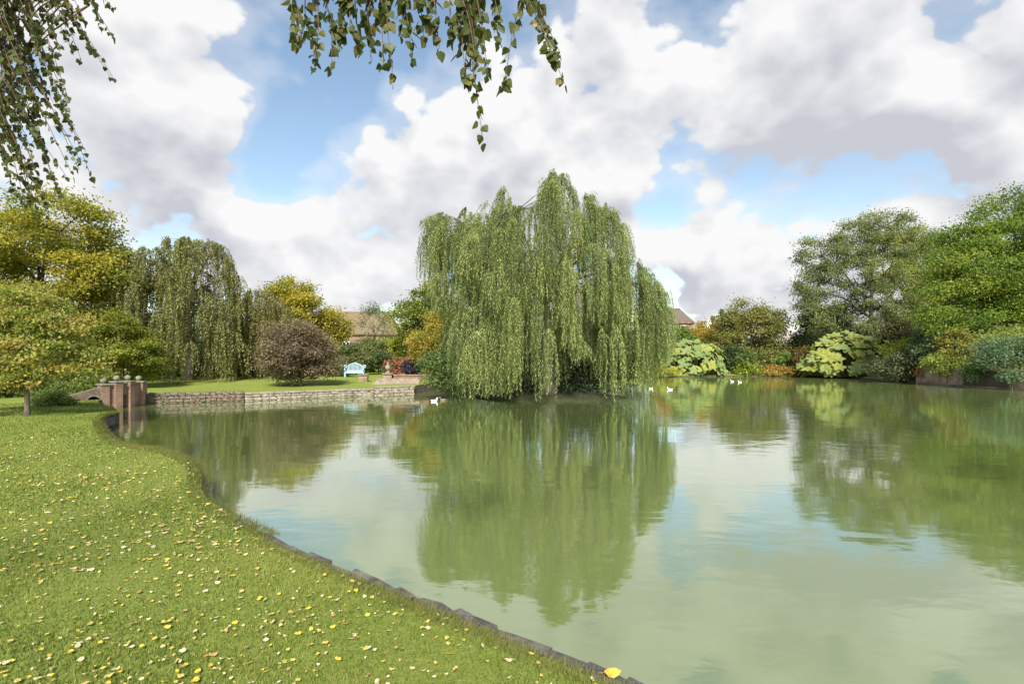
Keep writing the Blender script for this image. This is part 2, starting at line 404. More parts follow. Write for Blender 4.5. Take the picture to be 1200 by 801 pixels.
# ------------------------------------------------------------------ foliage builders
LEAF_GAIN = 1.92
def unit(a): return a/(np.linalg.norm(a, axis=-1, keepdims=True)+1e-9)
def leaf_verts(pos, axis, nrm, L, Wd, fold=.18):
    axis = unit(axis); side = unit(np.cross(axis, nrm)); nr = np.cross(side, axis)
    L = np.asarray(L)[:, None]; Wd = np.asarray(Wd)[:, None]
    mid = pos+axis*L*.45+nr*Wd*fold
    V = np.stack([pos, mid+side*Wd*.5, pos+axis*L, mid-side*Wd*.5], 1)
    return V.reshape(-1, 3)
def leaves_mesh(name, pos, axis, nrm, L, Wd, col):
    n = len(pos); V = leaf_verts(pos, axis, nrm, L, Wd)
    Fc = np.arange(4*n, dtype=np.int32).reshape(n, 4)
    return np_mesh(name, V, Fc, np.repeat(np.minimum(col*LEAF_GAIN, .42), 4, 0))
def pal_mix(pal, u):                      # pal: list of rgb, u in 0..1
    pal = np.array(pal, float); u = np.clip(u, 0, .9999)*(len(pal)-1); i = u.astype(int); f = (u-i)[:, None]
    return pal[i]*(1-f)+pal[np.minimum(i+1, len(pal)-1)]*f

def crown(lobes, n_clumps, n_leaves, clump_r, LL, LW, pal, flat=.6, interior=.2, seed=0, spread=.3, tone=.35, droop=0., below=-.75):
    """leaves gathered in clumps over the lobes of a crown; returns mesh data and clump centres"""
    r = np.random.default_rng(seed); lob = np.array(lobes, float)
    area = (lob[:, 3]*lob[:, 4]+lob[:, 3]*lob[:, 5]+lob[:, 4]*lob[:, 5]); pr = area/area.sum()
    C = []; tries = 0
    while len(C) < n_clumps and tries < 60:
        tries += 1; m = n_clumps*2
        li = r.choice(len(lob), m, p=pr); d = unit(r.normal(size=(m, 3)))
        rad = np.where(r.random(m) < interior, r.uniform(.2, .75, m), r.uniform(.78, 1.04, m))
        c = lob[li, :3]+d*rad[:, None]*lob[li, 3:6]
        ok = d[:, 2] > below
        nd = np.sqrt((((c[:, None, :]-lob[None, :, :3])/lob[None, :, 3:6])**2).sum(-1))
        ok &= (nd.min(1) > .58) | (r.random(m) < interior*.6)
        C += list(zip(c[ok], d[ok], li[ok]))
    C = C[:n_clumps]; cc = np.array([c[0] for c in C]); cd = np.array([c[1] for c in C]); n_clumps = len(C)
    size = r.uniform(.65, 1.4, n_clumps)
    ci = r.choice(n_clumps, n_leaves, p=size**2/(size**2).sum())
    off = r.normal(size=(n_leaves, 3))*.55*clump_r*size[ci][:, None]; off[:, 2] *= flat
    pos = cc[ci]+off
    if droop: pos[:, 2] -= droop*(off[:, 0]**2+off[:, 1]**2)/clump_r
    nrm = unit(cd[ci]*.5+np.array([0, 0, .55])+r.normal(size=(n_leaves, 3))*.55)
    axis = r.normal(size=(n_leaves, 3))+cd[ci]*.5+np.array([0, 0, -.45])
    tone_c = r.random(n_clumps)
    u = np.clip(.5+(tone_c[ci]-.5)*tone*2+r.normal(size=n_leaves)*spread*.5, 0, 1)
    col = pal_mix(pal, u)*r.uniform(.8, 1.2, (n_leaves, 1))
    L = LL*r.uniform(.7, 1.3, n_leaves); Wd = LW*r.uniform(.7, 1.3, n_leaves)
    return (pos, axis, nrm, L, Wd, col), cc

def wig(a, b, n, amt, r):
    pts = []
    for i in range(n+1):
        t = i/n; p = a.lerp(b, t); s = math.sin(math.pi*t)*amt
        pts.append(p+Vector((r.uniform(-s, s), r.uniform(-s, s), r.uniform(-s, s)*.6)))
    return pts
def skeleton(mb, base, top, r0, lobes, clumps, seed, lean=0., fork=.35, nb=60):
    rr = random.Random(seed); base = Vector(base); top = Vector(top); H = (top-base).length
    tp = wig(base-Vector((0, 0, .25)), top, 7, H*.03, rr)
    mb.tube(tp, [r0*1.5]+[r0*(1-.8*i/7) for i in range(1, 8)], 8)
    lim = []
    for L in lobes:
        c = Vector(L[:3]); t = min(.95, max(fork, (c.z-base.z)/H*.62)); s = base.lerp(top, t)
        pts = wig(s, c, 5, (c-s).length*.1, rr); ra = r0*.5*(1-.4*t)
        mb.tube(pts, [ra*(1-.72*i/5) for i in range(6)], 6); lim.append(pts)
    allp = [p for l in lim for p in l[2:]]+tp[4:]
    idx = list(range(len(clumps))); rr.shuffle(idx)
    for i in idx[:nb]:
        c = Vector(clumps[i]); s = min(allp, key=lambda p: (p-c).length)
        pts = wig(s, c, 3, (c-s).length*.12, rr)
        ra = r0*.16; mb.tube(pts, [ra, ra*.7, ra*.45, ra*.15], 4, False)

def tree(name, label, cat, base, lobes, top, r0, LL, LW, pal, cov=5., clump_r=.8, n_clumps=120, bark=None, seed=1, flat=.6, interior=.2,
         tone=.35, spread=.3, fork=.35, nb=60, droop=0., cap=70000, below=-.75, stem='trunk', foliage='crown', group=None):
    base = Vector(base); t = thing(name, label, cat, base, 0, group)
    A = sum(math.pi*max(l[3], l[4])*l[5] for l in lobes)*.7
    n = int(min(cap, 1.18*cov*A/(.5*LL*LW)))
    data, cc = crown(lobes, n_clumps, n, clump_r, LL, LW, pal, flat, interior, seed, spread, tone, droop, below)
    pos = data[0]; keep = pos[:, 2] > base.z+.03
    data = tuple(d[keep] for d in data)
    me = leaves_mesh(foliage, data[0]-np.array(base), *data[1:]); link(foliage, me, LEAF, t)
    mb = MB(); skeleton(mb, base, top, r0, lobes, cc, seed, fork=fork, nb=nb)
    mb.v = [tuple(Vector(v)-base) for v in mb.v]
    mb.build(stem, bark or BARK, t, smooth=True, recalc=False)
    return t
def lobes_in(x0, x1, yt, yb, Y, depth=.8, n=6, seed=1, prof=.75, small=.5):
    """lobes filling a photo box at depth Y: one core and n side lobes, so that the outline is uneven"""
    r = random.Random(seed*13+5); a = P(x0, yt, Y); b = P(x1, yb, Y); cx = (a.x+b.x)/2; w = (b.x-a.x)/2; cz = (a.z+b.z)/2; h = (a.z-b.z)/2
    out_ = [(cx, Y, cz, w*.72, w*.72*depth, h*.8)]
    for i in range(n):
        an = 2*math.pi*(i+r.uniform(-.3, .3))/n; s = r.uniform(small*.8, small*1.2); e = r.uniform(-.55, .62)
        k = math.sqrt(max(.05, 1-e*e))
        out_.append((cx+math.cos(an)*w*(1-s*.75)*k, Y+math.sin(an)*w*depth*(1-s*.75)*k, cz+e*h*.8, w*s, w*s*depth, h*s*.8))
    out_.append((cx+r.uniform(-.25, .25)*w, Y, cz+h*.55, w*.42, w*.42*depth, h*.45))
    return out_
def shrub(name, label, x0, x1, yt, yb, Y, pal, seed, cat='shrub', n=6, cov=5., ls=1., tone=.35, spread=.3, depth=.8, zb=None, flat=.7, clumps=70, cr=None, bark=None, group=None, lw=.6, droop=0., small=.5):
    lb = lobes_in(x0, x1, yt, yb, Y, depth, n, seed, small=small); c = lb[0]
    zb = float(ground_z(c[0], Y)) if zb is None else zb
    LL = .0046*Y*ls; w = abs(P(x1, 0, Y).x-P(x0, 0, Y).x)
    return tree(name, label, cat, (c[0], Y, zb), lb, (c[0], Y, c[2]+c[5]*.3), .02+.012*w, LL, LL*lw, pal, cov, cr or w*.13, clumps, bark or BARK_D, seed, flat, .15,
                tone, spread, .2, 24, droop, 24000, -.95, 'stem', 'foliage', group)

def strands(C, n_per, spread, r, tree_xy, spacing, arc=.6):
    """C rows: x,y,z,length. Hanging strands fountain out of each clump centre. returns per-strand arrays"""
    st = []
    for (x, y, z, L) in C:
        o = np.array([x-tree_xy[0], y-tree_xy[1]]); on = o/(np.linalg.norm(o)+1e-6)
        k = max(3, int(n_per*r.uniform(.6, 1.4))); sp = spread*r.uniform(.55, 1.25); tn = r.random()
        a = r.uniform(0, 2*math.pi, k); rad = sp*np.sqrt(r.random(k))
        hx = np.cos(a)*rad+on[0]*spread*.5; hy = np.sin(a)*rad+on[1]*spread*.5
        for i in range(k):
            l = L*r.uniform(.62, 1.08); l = min(l, z-.03+r.uniform(0, .1))
            st.append((x, y, z+r.normal()*.12, hx[i], hy[i], l, r.uniform(0, 6.28), r.uniform(.02, .09), np.clip(.7*tn+.3*r.random(), 0, 1)))
    return np.array(st)
def strand_pos(st, s):
    e = 1-np.exp(-s/.55); sway = st[:, 7]*np.minimum(s, 2.5)*.55
    x = st[:, 0]+st[:, 3]*e+np.sin(s*1.7+st[:, 6])*sway
    y = st[:, 1]+st[:, 4]*e+np.cos(s*1.4+st[:, 6])*sway
    z = st[:, 2]-s+.42*(1-np.exp(-s/.35))
    return np.stack([x, y, z], -1)
def weeping(name, label, base, C, n_per, spread, trunk_top, r0, LL, LW, pal, spacing, seed, limb_to, bark=BARK, group=None, tone=.35, out=.8, cat='tree'):
    r = np.random.default_rng(seed); base = Vector(base); t = thing(name, label, cat, base, 0, group)
    st = strands(C, n_per, spread, r, (base.x, base.y), spacing)
    cnt = np.maximum(4, (st[:, 5]/spacing).astype(int)); idx = np.repeat(np.arange(len(st)), cnt)
    s = np.concatenate([np.linspace(0.02, l, k) for l, k in zip(st[:, 5], cnt)])+r.normal(size=len(idx))*spacing*.3
    s = np.clip(s, 0, None); Q = st[idx]; pos = strand_pos(Q, s)
    a = r.uniform(0, 2*math.pi, len(idx)); hd = np.stack([np.cos(a), np.sin(a), np.zeros(len(a))], -1)
    axis = hd*out+np.array([0, 0, -1.]); nrm = np.stack([np.cos(a), np.sin(a), np.full(len(a), .9)], -1)+r.normal(size=(len(a), 3))*.3
    u = np.clip(.5+(Q[:, 8]-.5)*tone*2+r.normal(size=len(a))*.16, 0, 1)
    col = pal_mix(pal, u)*r.uniform(.82, 1.18, (len(a), 1))
    L = LL*r.uniform(.7, 1.25, len(a)); Wd = LW*r.uniform(.7, 1.25, len(a))
    keep = pos[:, 2] > .06
    link('crown', leaves_mesh('crown', (pos-np.array(base))[keep], axis[keep], nrm[keep], L[keep], Wd[keep], col[keep]), LEAF, t)
    # the thin yellow-brown shoots themselves
    ks = 4; f = np.linspace(0, 1, ks); Vs = []
    for fi in f:
        p = strand_pos(st, st[:, 5]*fi); w = .008*(1-.6*fi)
        Vs.append(np.stack([p-np.array([w, 0, 0]), p+np.array([w, 0, 0])], 1))
    Vs = np.stack(Vs, 1).reshape(-1, 3)-np.array(base)
    b = np.arange(len(st))[:, None, None]*ks*2+np.arange(ks-1)[None, :, None]*2+np.array([0, 1, 3, 2])[None, None, :]
    link('shoots', np_mesh('shoots', Vs, b.reshape(-1, 4), np.tile(np.array([.12, .11, .04]), (len(Vs), 1))), LEAF, t)
    mb = MB(); rr = random.Random(seed); top = Vector(trunk_top)
    mb.tube(wig(base-Vector((0, 0, .3)), top, 6, .15, rr), [r0*1.5]+[r0*(1-.55*i/6) for i in range(1, 7)], 9)
    order = list(range(len(C))); rr.shuffle(order); hubs = [base.lerp(top, q) for q in (.45, .6, .75, .9, 1.)]
    lim = []
    for i in order[:limb_to]:
        c = Vector(C[i][:3]); h = hubs[min(4, max(0, int((c.z-base.z)/(top.z-base.z+1e-6)*4.2)-1))]
        mid = h.lerp(c, .5)+Vector((0, 0, .07*(c-h).length)); ra = r0*rr.uniform(.2, .38)
        pts = [h.lerp(mid, q).lerp(mid.lerp(c, q), q) for q in (0, .2, .4, .6, .8, 1)]
        mb.tube(pts, [ra*(1-.85*j/5) for j in range(6)], 5, False); lim.append(pts)
    allp = [p for l in lim for p in l[2:]]
    for i in order[limb_to:]:
        c = Vector(C[i][:3]); s0 = min(allp, key=lambda p: (p-c).length+max(0, p.z-c.z)*.3)
        mb.tube([s0, s0.lerp(c, .55)+Vector((0, 0, .05*(c-s0).length)), c], [r0*.06, r0*.045, r0*.02], 4, False)
    mb.v = [tuple(Vector(v)-base) for v in mb.v]; mb.build('trunk', bark, t, smooth=True, recalc=False)
    return t
def envelope_clumps(prof, Y, cx, depthR, n, seed, lo=.55, zmin=.3, Lr=(2., 5.), shell=.55, full=.12):
    """clump centres under a skyline profile [(px,py)...] turned into a crown round cx"""
    r = np.random.default_rng(seed); px = np.array([p[0] for p in prof], float); py = np.array([p[1] for p in prof], float)
    C = []; x0, x1 = px[0], px[-1]
    while len(C) < n:
        u = r.uniform(x0+2, x1-2); v = r.uniform(-1, 1)
        k = math.sqrt(max(.02, 1-v*v)); ue = cx+(u-cx)          # depth squeezes the profile towards the middle
        uu = cx+(u-cx)/max(k, .35)
        if not (x0 < uu < x1): continue
        zt = EYE+(HZ-np.interp(uu, px, py))/F*Y
        zt = .6+(zt-.6)*(.62+.38*k)
        q = r.random()
        z = zt*(1-.02*r.random()) if q < shell else zt*r.uniform(lo, .97)
        if z < zmin+.5: continue
        L = r.uniform(*Lr)
        if q > 1-full: L = z
        C.append(((u-600)/F*Y, Y+v*depthR, z, min(L, z)))
    return C

# ------------------------------------------------------------------ the big willow on the island
WPAL = [(.07, .095, .036), (.118, .152, .056), (.165, .20, .074), (.22, .24, .086)]
YW = 29.2
prof = [(492,285),(500,264),(512,252),(522,262),(532,276),(545,260),(555,250),(568,257),(580,245),(592,223),(602,240),(614,254),(626,242),(636,225),(646,203),(657,207),(666,220),(676,225),(688,231),(700,248),(712,245),(722,251),(729,267),(734,290)]
C = envelope_clumps(prof, YW, 625, 4.2, 310, 11, Lr=(1.3, 4.0), shell=.45, full=.12)
prof2 = [(688,345),(700,318),(715,303),(735,300),(748,310),(762,325),(775,335),(783,352),(786,375)]
C += envelope_clumps(prof2, YW+.3, 735, 2.2, 75, 12, Lr=(2.4, 6.0), shell=.6, full=.35)
prof3 = [(522,420),(530,385),(545,362),(560,354),(575,357),(590,372),(602,390)]
C += envelope_clumps(prof3, YW-2.0, 562, 1.6, 46, 13, Lr=(2., 4.6), shell=.7, full=.35)
prof4 = [(508,440),(520,400),(530,372),(545,360)]
C += envelope_clumps(prof4, YW+.6, 535, 1.5, 26, 14, Lr=(2., 4.), shell=.6, full=.3)
rr = np.random.default_rng(5)
for x, y in [(600,345),(625,340),(650,330),(670,345),(690,330),(715,350),(640,380),(660,372),(610,390),(700,390),(585,330),(630,300),(670,300),(600,290),(650,280),(690,290),(560,300),(540,290),(720,380),(735,370),(575,395),(680,395)]:
    p = P(x+rr.uniform(-8, 8), y+rr.uniform(-8, 8), YW-3.0+rr.uniform(-.6, .8)); C.append((p.x, p.y, p.z, min(p.z-.1, rr.uniform(2.4, 5.2))))
C += [(ISL[0]+rr.uniform(-4, 3.6), ISL[1]+rr.uniform(-1.5, 1.8), rr.uniform(4, 8.5), rr.uniform(2, 4)) for _ in range(60)]
bx_ = [490, 512, 526, 538, 548, 590, 608, 622, 650, 662, 690, 702, 738, 756, 770, 788]; by_ = [325, 350, 400, 455, 474, 474, 458, 474, 472, 425, 436, 472, 474, 462, 435, 400]
C = [(x_, y_, z_, max(.5, min(l_, z_-(EYE+(HZ-np.interp(600+F*x_/y_, bx_, by_))/F*y_)))) for x_, y_, z_, l_ in C]
for x_, y_ in [(646,206),(640,216),(658,212),(592,226),(600,236),(548,248),(520,258),(500,262),(612,246),(690,232),(715,250),(668,220),(575,242),(730,300),(760,326)]:      # wisps standing over the crown
    p_ = P(x_+rr.uniform(-4, 4), y_-3, YW+rr.uniform(-.8, .8)); C.append((p_.x, p_.y, p_.z, rr.uniform(.7, 1.5)))
weeping('weeping_willow', 'large green weeping willow on the pond island, long curtains trailing to the water', (2.1, 29.6, .38), C, 12, .58,
        (2.0, 29.6, 6.2), .42, .155, .04, WPAL, .051, 21, 46, out=.8, tone=.5)

# weeping trees of the far left bank
BPAL = [(.07, .076, .032), (.105, .11, .044), (.14, .14, .055), (.18, .17, .06)]
C = envelope_clumps([(148,310),(158,288),(168,302),(180,308),(192,284),(205,277),(222,280),(240,277),(256,288),(266,305),(276,325),(286,350),(292,385)], 38, 220, 4.0, 185, 31, Lr=(1.2, 4.2), shell=.55, full=.25)
weeping('weeping_beech', 'tall olive-brown weeping beech with curtains of dense foliage behind the dark rubble wall', (P(221,0,38).x, 38, .7), C, 9, .6, (P(221,0,38).x, 38, 7.), 0.36, .18, .085, BPAL, .088, 32, 34)
C = envelope_clumps([(256,390),(268,362),(280,346),(292,340),(304,336),(318,342),(330,350),(340,372),(346,400)], 40.5, 303, 2.8, 105, 33, Lr=(1.8, 4.), shell=.6, full=.3)
weeping('weeping_beech', 'smaller weeping beech with an arching bare limb beside the purple-leaved bush', (P(303,0,40.5).x, 40.5, .75), C, 9, .55, (P(303,0,40.5).x, 40.5, 5.), .22, .17, .075, [(.085, .08, .032), (.125, .115, .042), (.17, .15, .055)], .09, 34, 14)

# ------------------------------------------------------------------ trees of the left bank
YEL = [(.075, .09, .016), (.13, .13, .02), (.20, .17, .025), (.26, .19, .03)]
Y = 36
lb = lobes_in(-70, 160, 250, 455, Y, .8, 9, 3)+[(P(85,0,Y).x, Y-1, P(0,275,Y).z, 3.2, 3, 2.1), (P(20,0,Y).x, Y-1, P(0,285,Y).z, 3.4, 3, 2.2), (P(135,0,Y).x, Y, P(0,335,Y).z, 1.9, 2, 2.2), (P(110,0,Y).x, Y, P(0,300,Y).z, 2.4, 2.3, 2.)]
tree('maple_tree', 'tall yellow-ochre and green maple towering behind the small autumn tree', 'tree', (P(45,0,Y).x, Y, .6), lb, (P(45,0,Y).x, Y, 9), .36, .2, .14, [(.06, .08, .014), (.11, .12, .018), (.18, .16, .022), (.25, .185, .028)], 6.5, .95, 230, BARK_D, 41, .5)
Y = 17.2; b = PG(32, 487); bx = b.x
lb = [(P(30,0,Y).x, b.y, P(0,400,Y).z, 1.75, 1.5, 1.05), (P(70,0,Y).x, b.y, P(0,410,Y).z, 1.15, 1.1, .85), (P(90,0,Y).x, b.y+.1, P(0,428,Y).z, .75, .8, .5), (P(-20,0,Y).x, b.y, P(0,415,Y).z, 1.3, 1.2, 1.), (P(45,0,Y).x, b.y, P(0,360,Y).z, 1.0, .9, .62), (P(10,0,Y).x, b.y, P(0,362,Y).z, 1.0, .9, .7), (P(80,0,Y).x, b.y-.2, P(0,378,Y).z, .75, .7, .5), (P(60,0,Y).x, b.y-.5, P(0,445,Y).z, 1.0, .8, .4), (P(0,0,Y).x, b.y-.5, P(0,445,Y).z, 1.1, .8, .4)]
tree('ornamental_tree', 'small round tree with yellow, orange and green leaves standing on the lawn', 'tree', b, lb, (bx, b.y, 3.3), .095, .105, .07,
     [(.075, .10, .022), (.12, .14, .03), (.18, .18, .038), (.24, .19, .045), (.28, .16, .055)], 4.6, .36, 170, BARK, 42, .45, .25, .42, .45, .3, 90)
shrub('golden_conifer', 'layered yellow-green conifer rising behind the brick bridge', 108, 182, 368, 462, 31, [(.045, .06, .012), (.10, .115, .018), (.19, .18, .025)], 43, 'tree', 8, 5, flat=.35, clumps=90)
Y = 49
tree('yellow_tree', 'golden yellow tree behind the purple-leaved bush', 'tree', (P(355,0,Y).x, Y, .9), lobes_in(302, 402, 328, 450, Y, .8, 8, 5), (P(355,0,Y).x, Y, 7), .2, .22, .14, YEL, 5, .85, 110, BARK_D, 44)
shrub('purple_bush', 'domed purple-brown bush overhanging the bright lawn by the pale wall', 313, 394, 374, 456, 33, [(.06, .042, .03), (.095, .07, .048), (.135, .105, .068), (.11, .11, .05)], 45, 'bush', 9, 6, clumps=130, cr=.55, flat=.6)
shrub('olive_tree', 'olive-green rounded tree with a wispy top before the long tiled roof', 408, 462, 390, 432, 52, [(.05, .06, .02), (.08, .095, .03), (.12, .125, .04)], 46, 'tree', 6, 4.5, clumps=80)
Y = 53
tree('wispy_tree', 'thin wispy tree poking up against the long tiled roof', 'tree', (P(438,0,Y).x, Y, .9), [(P(438,0,Y).x, Y, P(0,378,Y).z, 1.5, 1.4, 1.6), (P(433,0,Y).x, Y, P(0,362,Y).z, .8, .8, .8), (P(450,0,Y).x, Y, P(0,372,Y).z, 1., 1, .8)], (P(438,0,Y).x, Y, 6.2), .1, .2, .09, [(.07, .09, .035), (.1, .12, .05)], 1.5, .6, 46, BARK_D, 47)
Y = 47
tree('sycamore_tree', 'green tree with yellow autumn patches rising beside the willow', 'tree', (P(505,0,Y).x, Y, .85), lobes_in(468, 545, 328, 440, Y, .9, 8, 6), (P(505,0,Y).x, Y, 7), .2, .21, .14, [(.04, .065, .016), (.08, .11, .022), (.16, .16, .028), (.28, .19, .03)], 5, .75, 120, BARK_D, 48)
shrub('golden_shrub', 'yellow-gold shrub between the red brick wall and the willow', 484, 545, 368, 448, 38.5, [(.09, .105, .02), (.17, .16, .028), (.25, .18, .035), (.27, .14, .035)], 49, n=7, cov=5)
shrub('laurel_shrub', 'mid green laurel behind the blue garden bench', 396, 432, 404, 442, 45.5, [(.05, .065, .025), (.09, .105, .04), (.13, .135, .055)], 50)
shrub('viburnum_shrub', 'grey-green shrub behind the stone urn', 424, 462, 402, 441, 46.5, [(.04, .055, .022), (.075, .095, .035), (.11, .125, .05)], 51)
shrub('lime_shrub', 'bright lime-yellow shrub above the red flowers', 445, 480, 396, 428, 50, [(.12, .15, .02), (.22, .24, .03)], 52)
shrub('red_flower_shrub', 'shrub covered in red flowers behind the red brick wall', 454, 480, 415, 440, 44, [(.05, .07, .025), (.09, .10, .035), (.30, .06, .045), (.36, .09, .07)], 53, tone=.6)
shrub('dark_purple_shrub', 'small dark purple-black plant beside the red flower shrub', 472, 494, 420, 441, 42.5, [(.02, .018, .03), (.045, .04, .06)], 54)
shrub('ground_shrub', 'low pale green shrub just left of the blue garden bench', 388, 410, 424, 444, 42, [(.07, .085, .04), (.13, .14, .07)], 55)
DK = [(.022, .034, .012), (.04, .058, .02), (.06, .08, .028)]
for i, (x0, x1, yt, yb, Y, lab) in enumerate([(55,120,385,474,33,'dark evergreen shrub behind the small autumn tree'), (160,232,400,460,43,'dark yew under the tall weeping beech'), (225,300,405,458,44,'dark yew between the two weeping beeches'),
        (-45,40,420,484,25,'dark green laurel hedge bush at the edge of the lawn behind the small autumn tree'), (58,112,428,478,26.5,'loose green shrub behind the ramp of the brick bridge'), (44,84,456,484,20.6,'low leafy plants growing over the foot of the bridge ramp'), (290,345,395,452,46,'dark evergreen shrub behind the smaller weeping beech')]):
    shrub('evergreen_shrub', lab, x0, x1, yt, yb, Y, DK if i not in (3, 4, 5) else [(.05, .075, .02), (.085, .115, .03), (.13, .14, .04)], 60+i, cov=5, n=6)
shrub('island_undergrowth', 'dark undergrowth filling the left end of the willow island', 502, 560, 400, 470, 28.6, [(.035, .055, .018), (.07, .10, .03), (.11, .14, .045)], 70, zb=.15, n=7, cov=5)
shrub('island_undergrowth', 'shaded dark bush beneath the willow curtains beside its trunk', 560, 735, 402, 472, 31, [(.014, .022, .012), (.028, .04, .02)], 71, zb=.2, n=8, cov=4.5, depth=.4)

# ------------------------------------------------------------------ far bank and right bank
OL = [(.07, .075, .022), (.11, .112, .03), (.16, .145, .04)]
Y = 68
def px_lobe(x, y, rx, ry, Y, d=.9): p = P(x, y, Y); s = Y/F; return (p.x, Y, p.z, rx*s, rx*s*d, ry*s)
lb = [px_lobe(880,390,30,26,Y), px_lobe(872,366,22,13,Y), px_lobe(897,378,20,15,Y), px_lobe(858,384,18,18,Y), px_lobe(905,402,14,18,Y), px_lobe(850,405,14,16,Y), px_lobe(880,412,30,14,Y)]
tree('hawthorn_tree', 'spreading olive-green tree with a dark trunk beyond the far left gunnera', 'tree', (P(881,0,Y).x, Y, .9), lb, (P(881,0,Y).x, Y, 7), .26, .28, .16, OL, 6, .95, 150, BARK_D, 80)
Y = 64
lb = [px_lobe(*a, Y) for a in [(1030,268,32,20),(1000,285,28,22),(965,300,28,24),(1060,285,26,20),(960,335,26,28),(1000,325,34,28),(1035,305,32,26),(1070,320,30,28),(958,375,24,26),(990,385,30,30),(1030,350,26,22),(1065,365,26,26),(1085,345,22,30),(1050,395,22,20),(1085,400,26,24),(945,355,12,16)]]
tree('alder_tree', 'tall airy grey-green tree with dark branching trunk over the right gunnera', 'tree', (P(1017,0,Y).x, Y, .9), lb, (P(1022,0,Y).x, Y, 14), .42, .24, .125, [(.06, .075, .03), (.10, .118, .046), (.145, .16, .06)], 5.4, .85, 430, BARK_D, 81, .58, .2, nb=150)
shrub('yew_tree', 'dark blue-green conifer standing behind the tall airy tree', 938, 1012, 345, 430, 67, [(.018, .03, .016), (.03, .048, .022)], 82, 'tree', 8, 5, clumps=90)
Y = 71
tree('yellow_ash_tree', 'yellowing tree glowing behind the tall airy tree', 'tree', (P(1075,0,Y).x, Y, 1.2), [px_lobe(*a, Y) for a in [(1070,288,26,22),(1088,312,28,34),(1055,335,26,24),(1095,370,26,26),(1060,375,26,26)]], (P(1075,0,Y).x, Y, 12), .3, .28, .17, [(.11, .13, .02), (.19, .19, .028), (.30, .24, .035)], 5, 1.1, 110, BARK_D, 83)
Y = 45
lb = [px_lobe(*a, Y) for a in [(1190,245,26,24),(1165,265,34,26),(1215,280,40,36),(1135,285,24,22),(1160,310,44,34),(1205,340,50,44),(1120,320,26,26),(1110,350,26,22),(1150,365,42,30),(1110,375,24,16),(1250,330,50,60),(1190,388,40,20),(1240,262,40,34)]]
tree('maple_tree', 'dense bright green maple beside and above the brick pond wall', 'tree', (P(1185,0,Y).x, Y, 1.35), lb, (P(1185,0,Y).x, Y, 12), .42, .19, .135, [(.04, .07, .012), (.075, .115, .018), (.115, .15, .024), (.16, .175, .03)], 5.2, .95, 320, BARK_D, 84, .55, .2, nb=120, cap=105000)
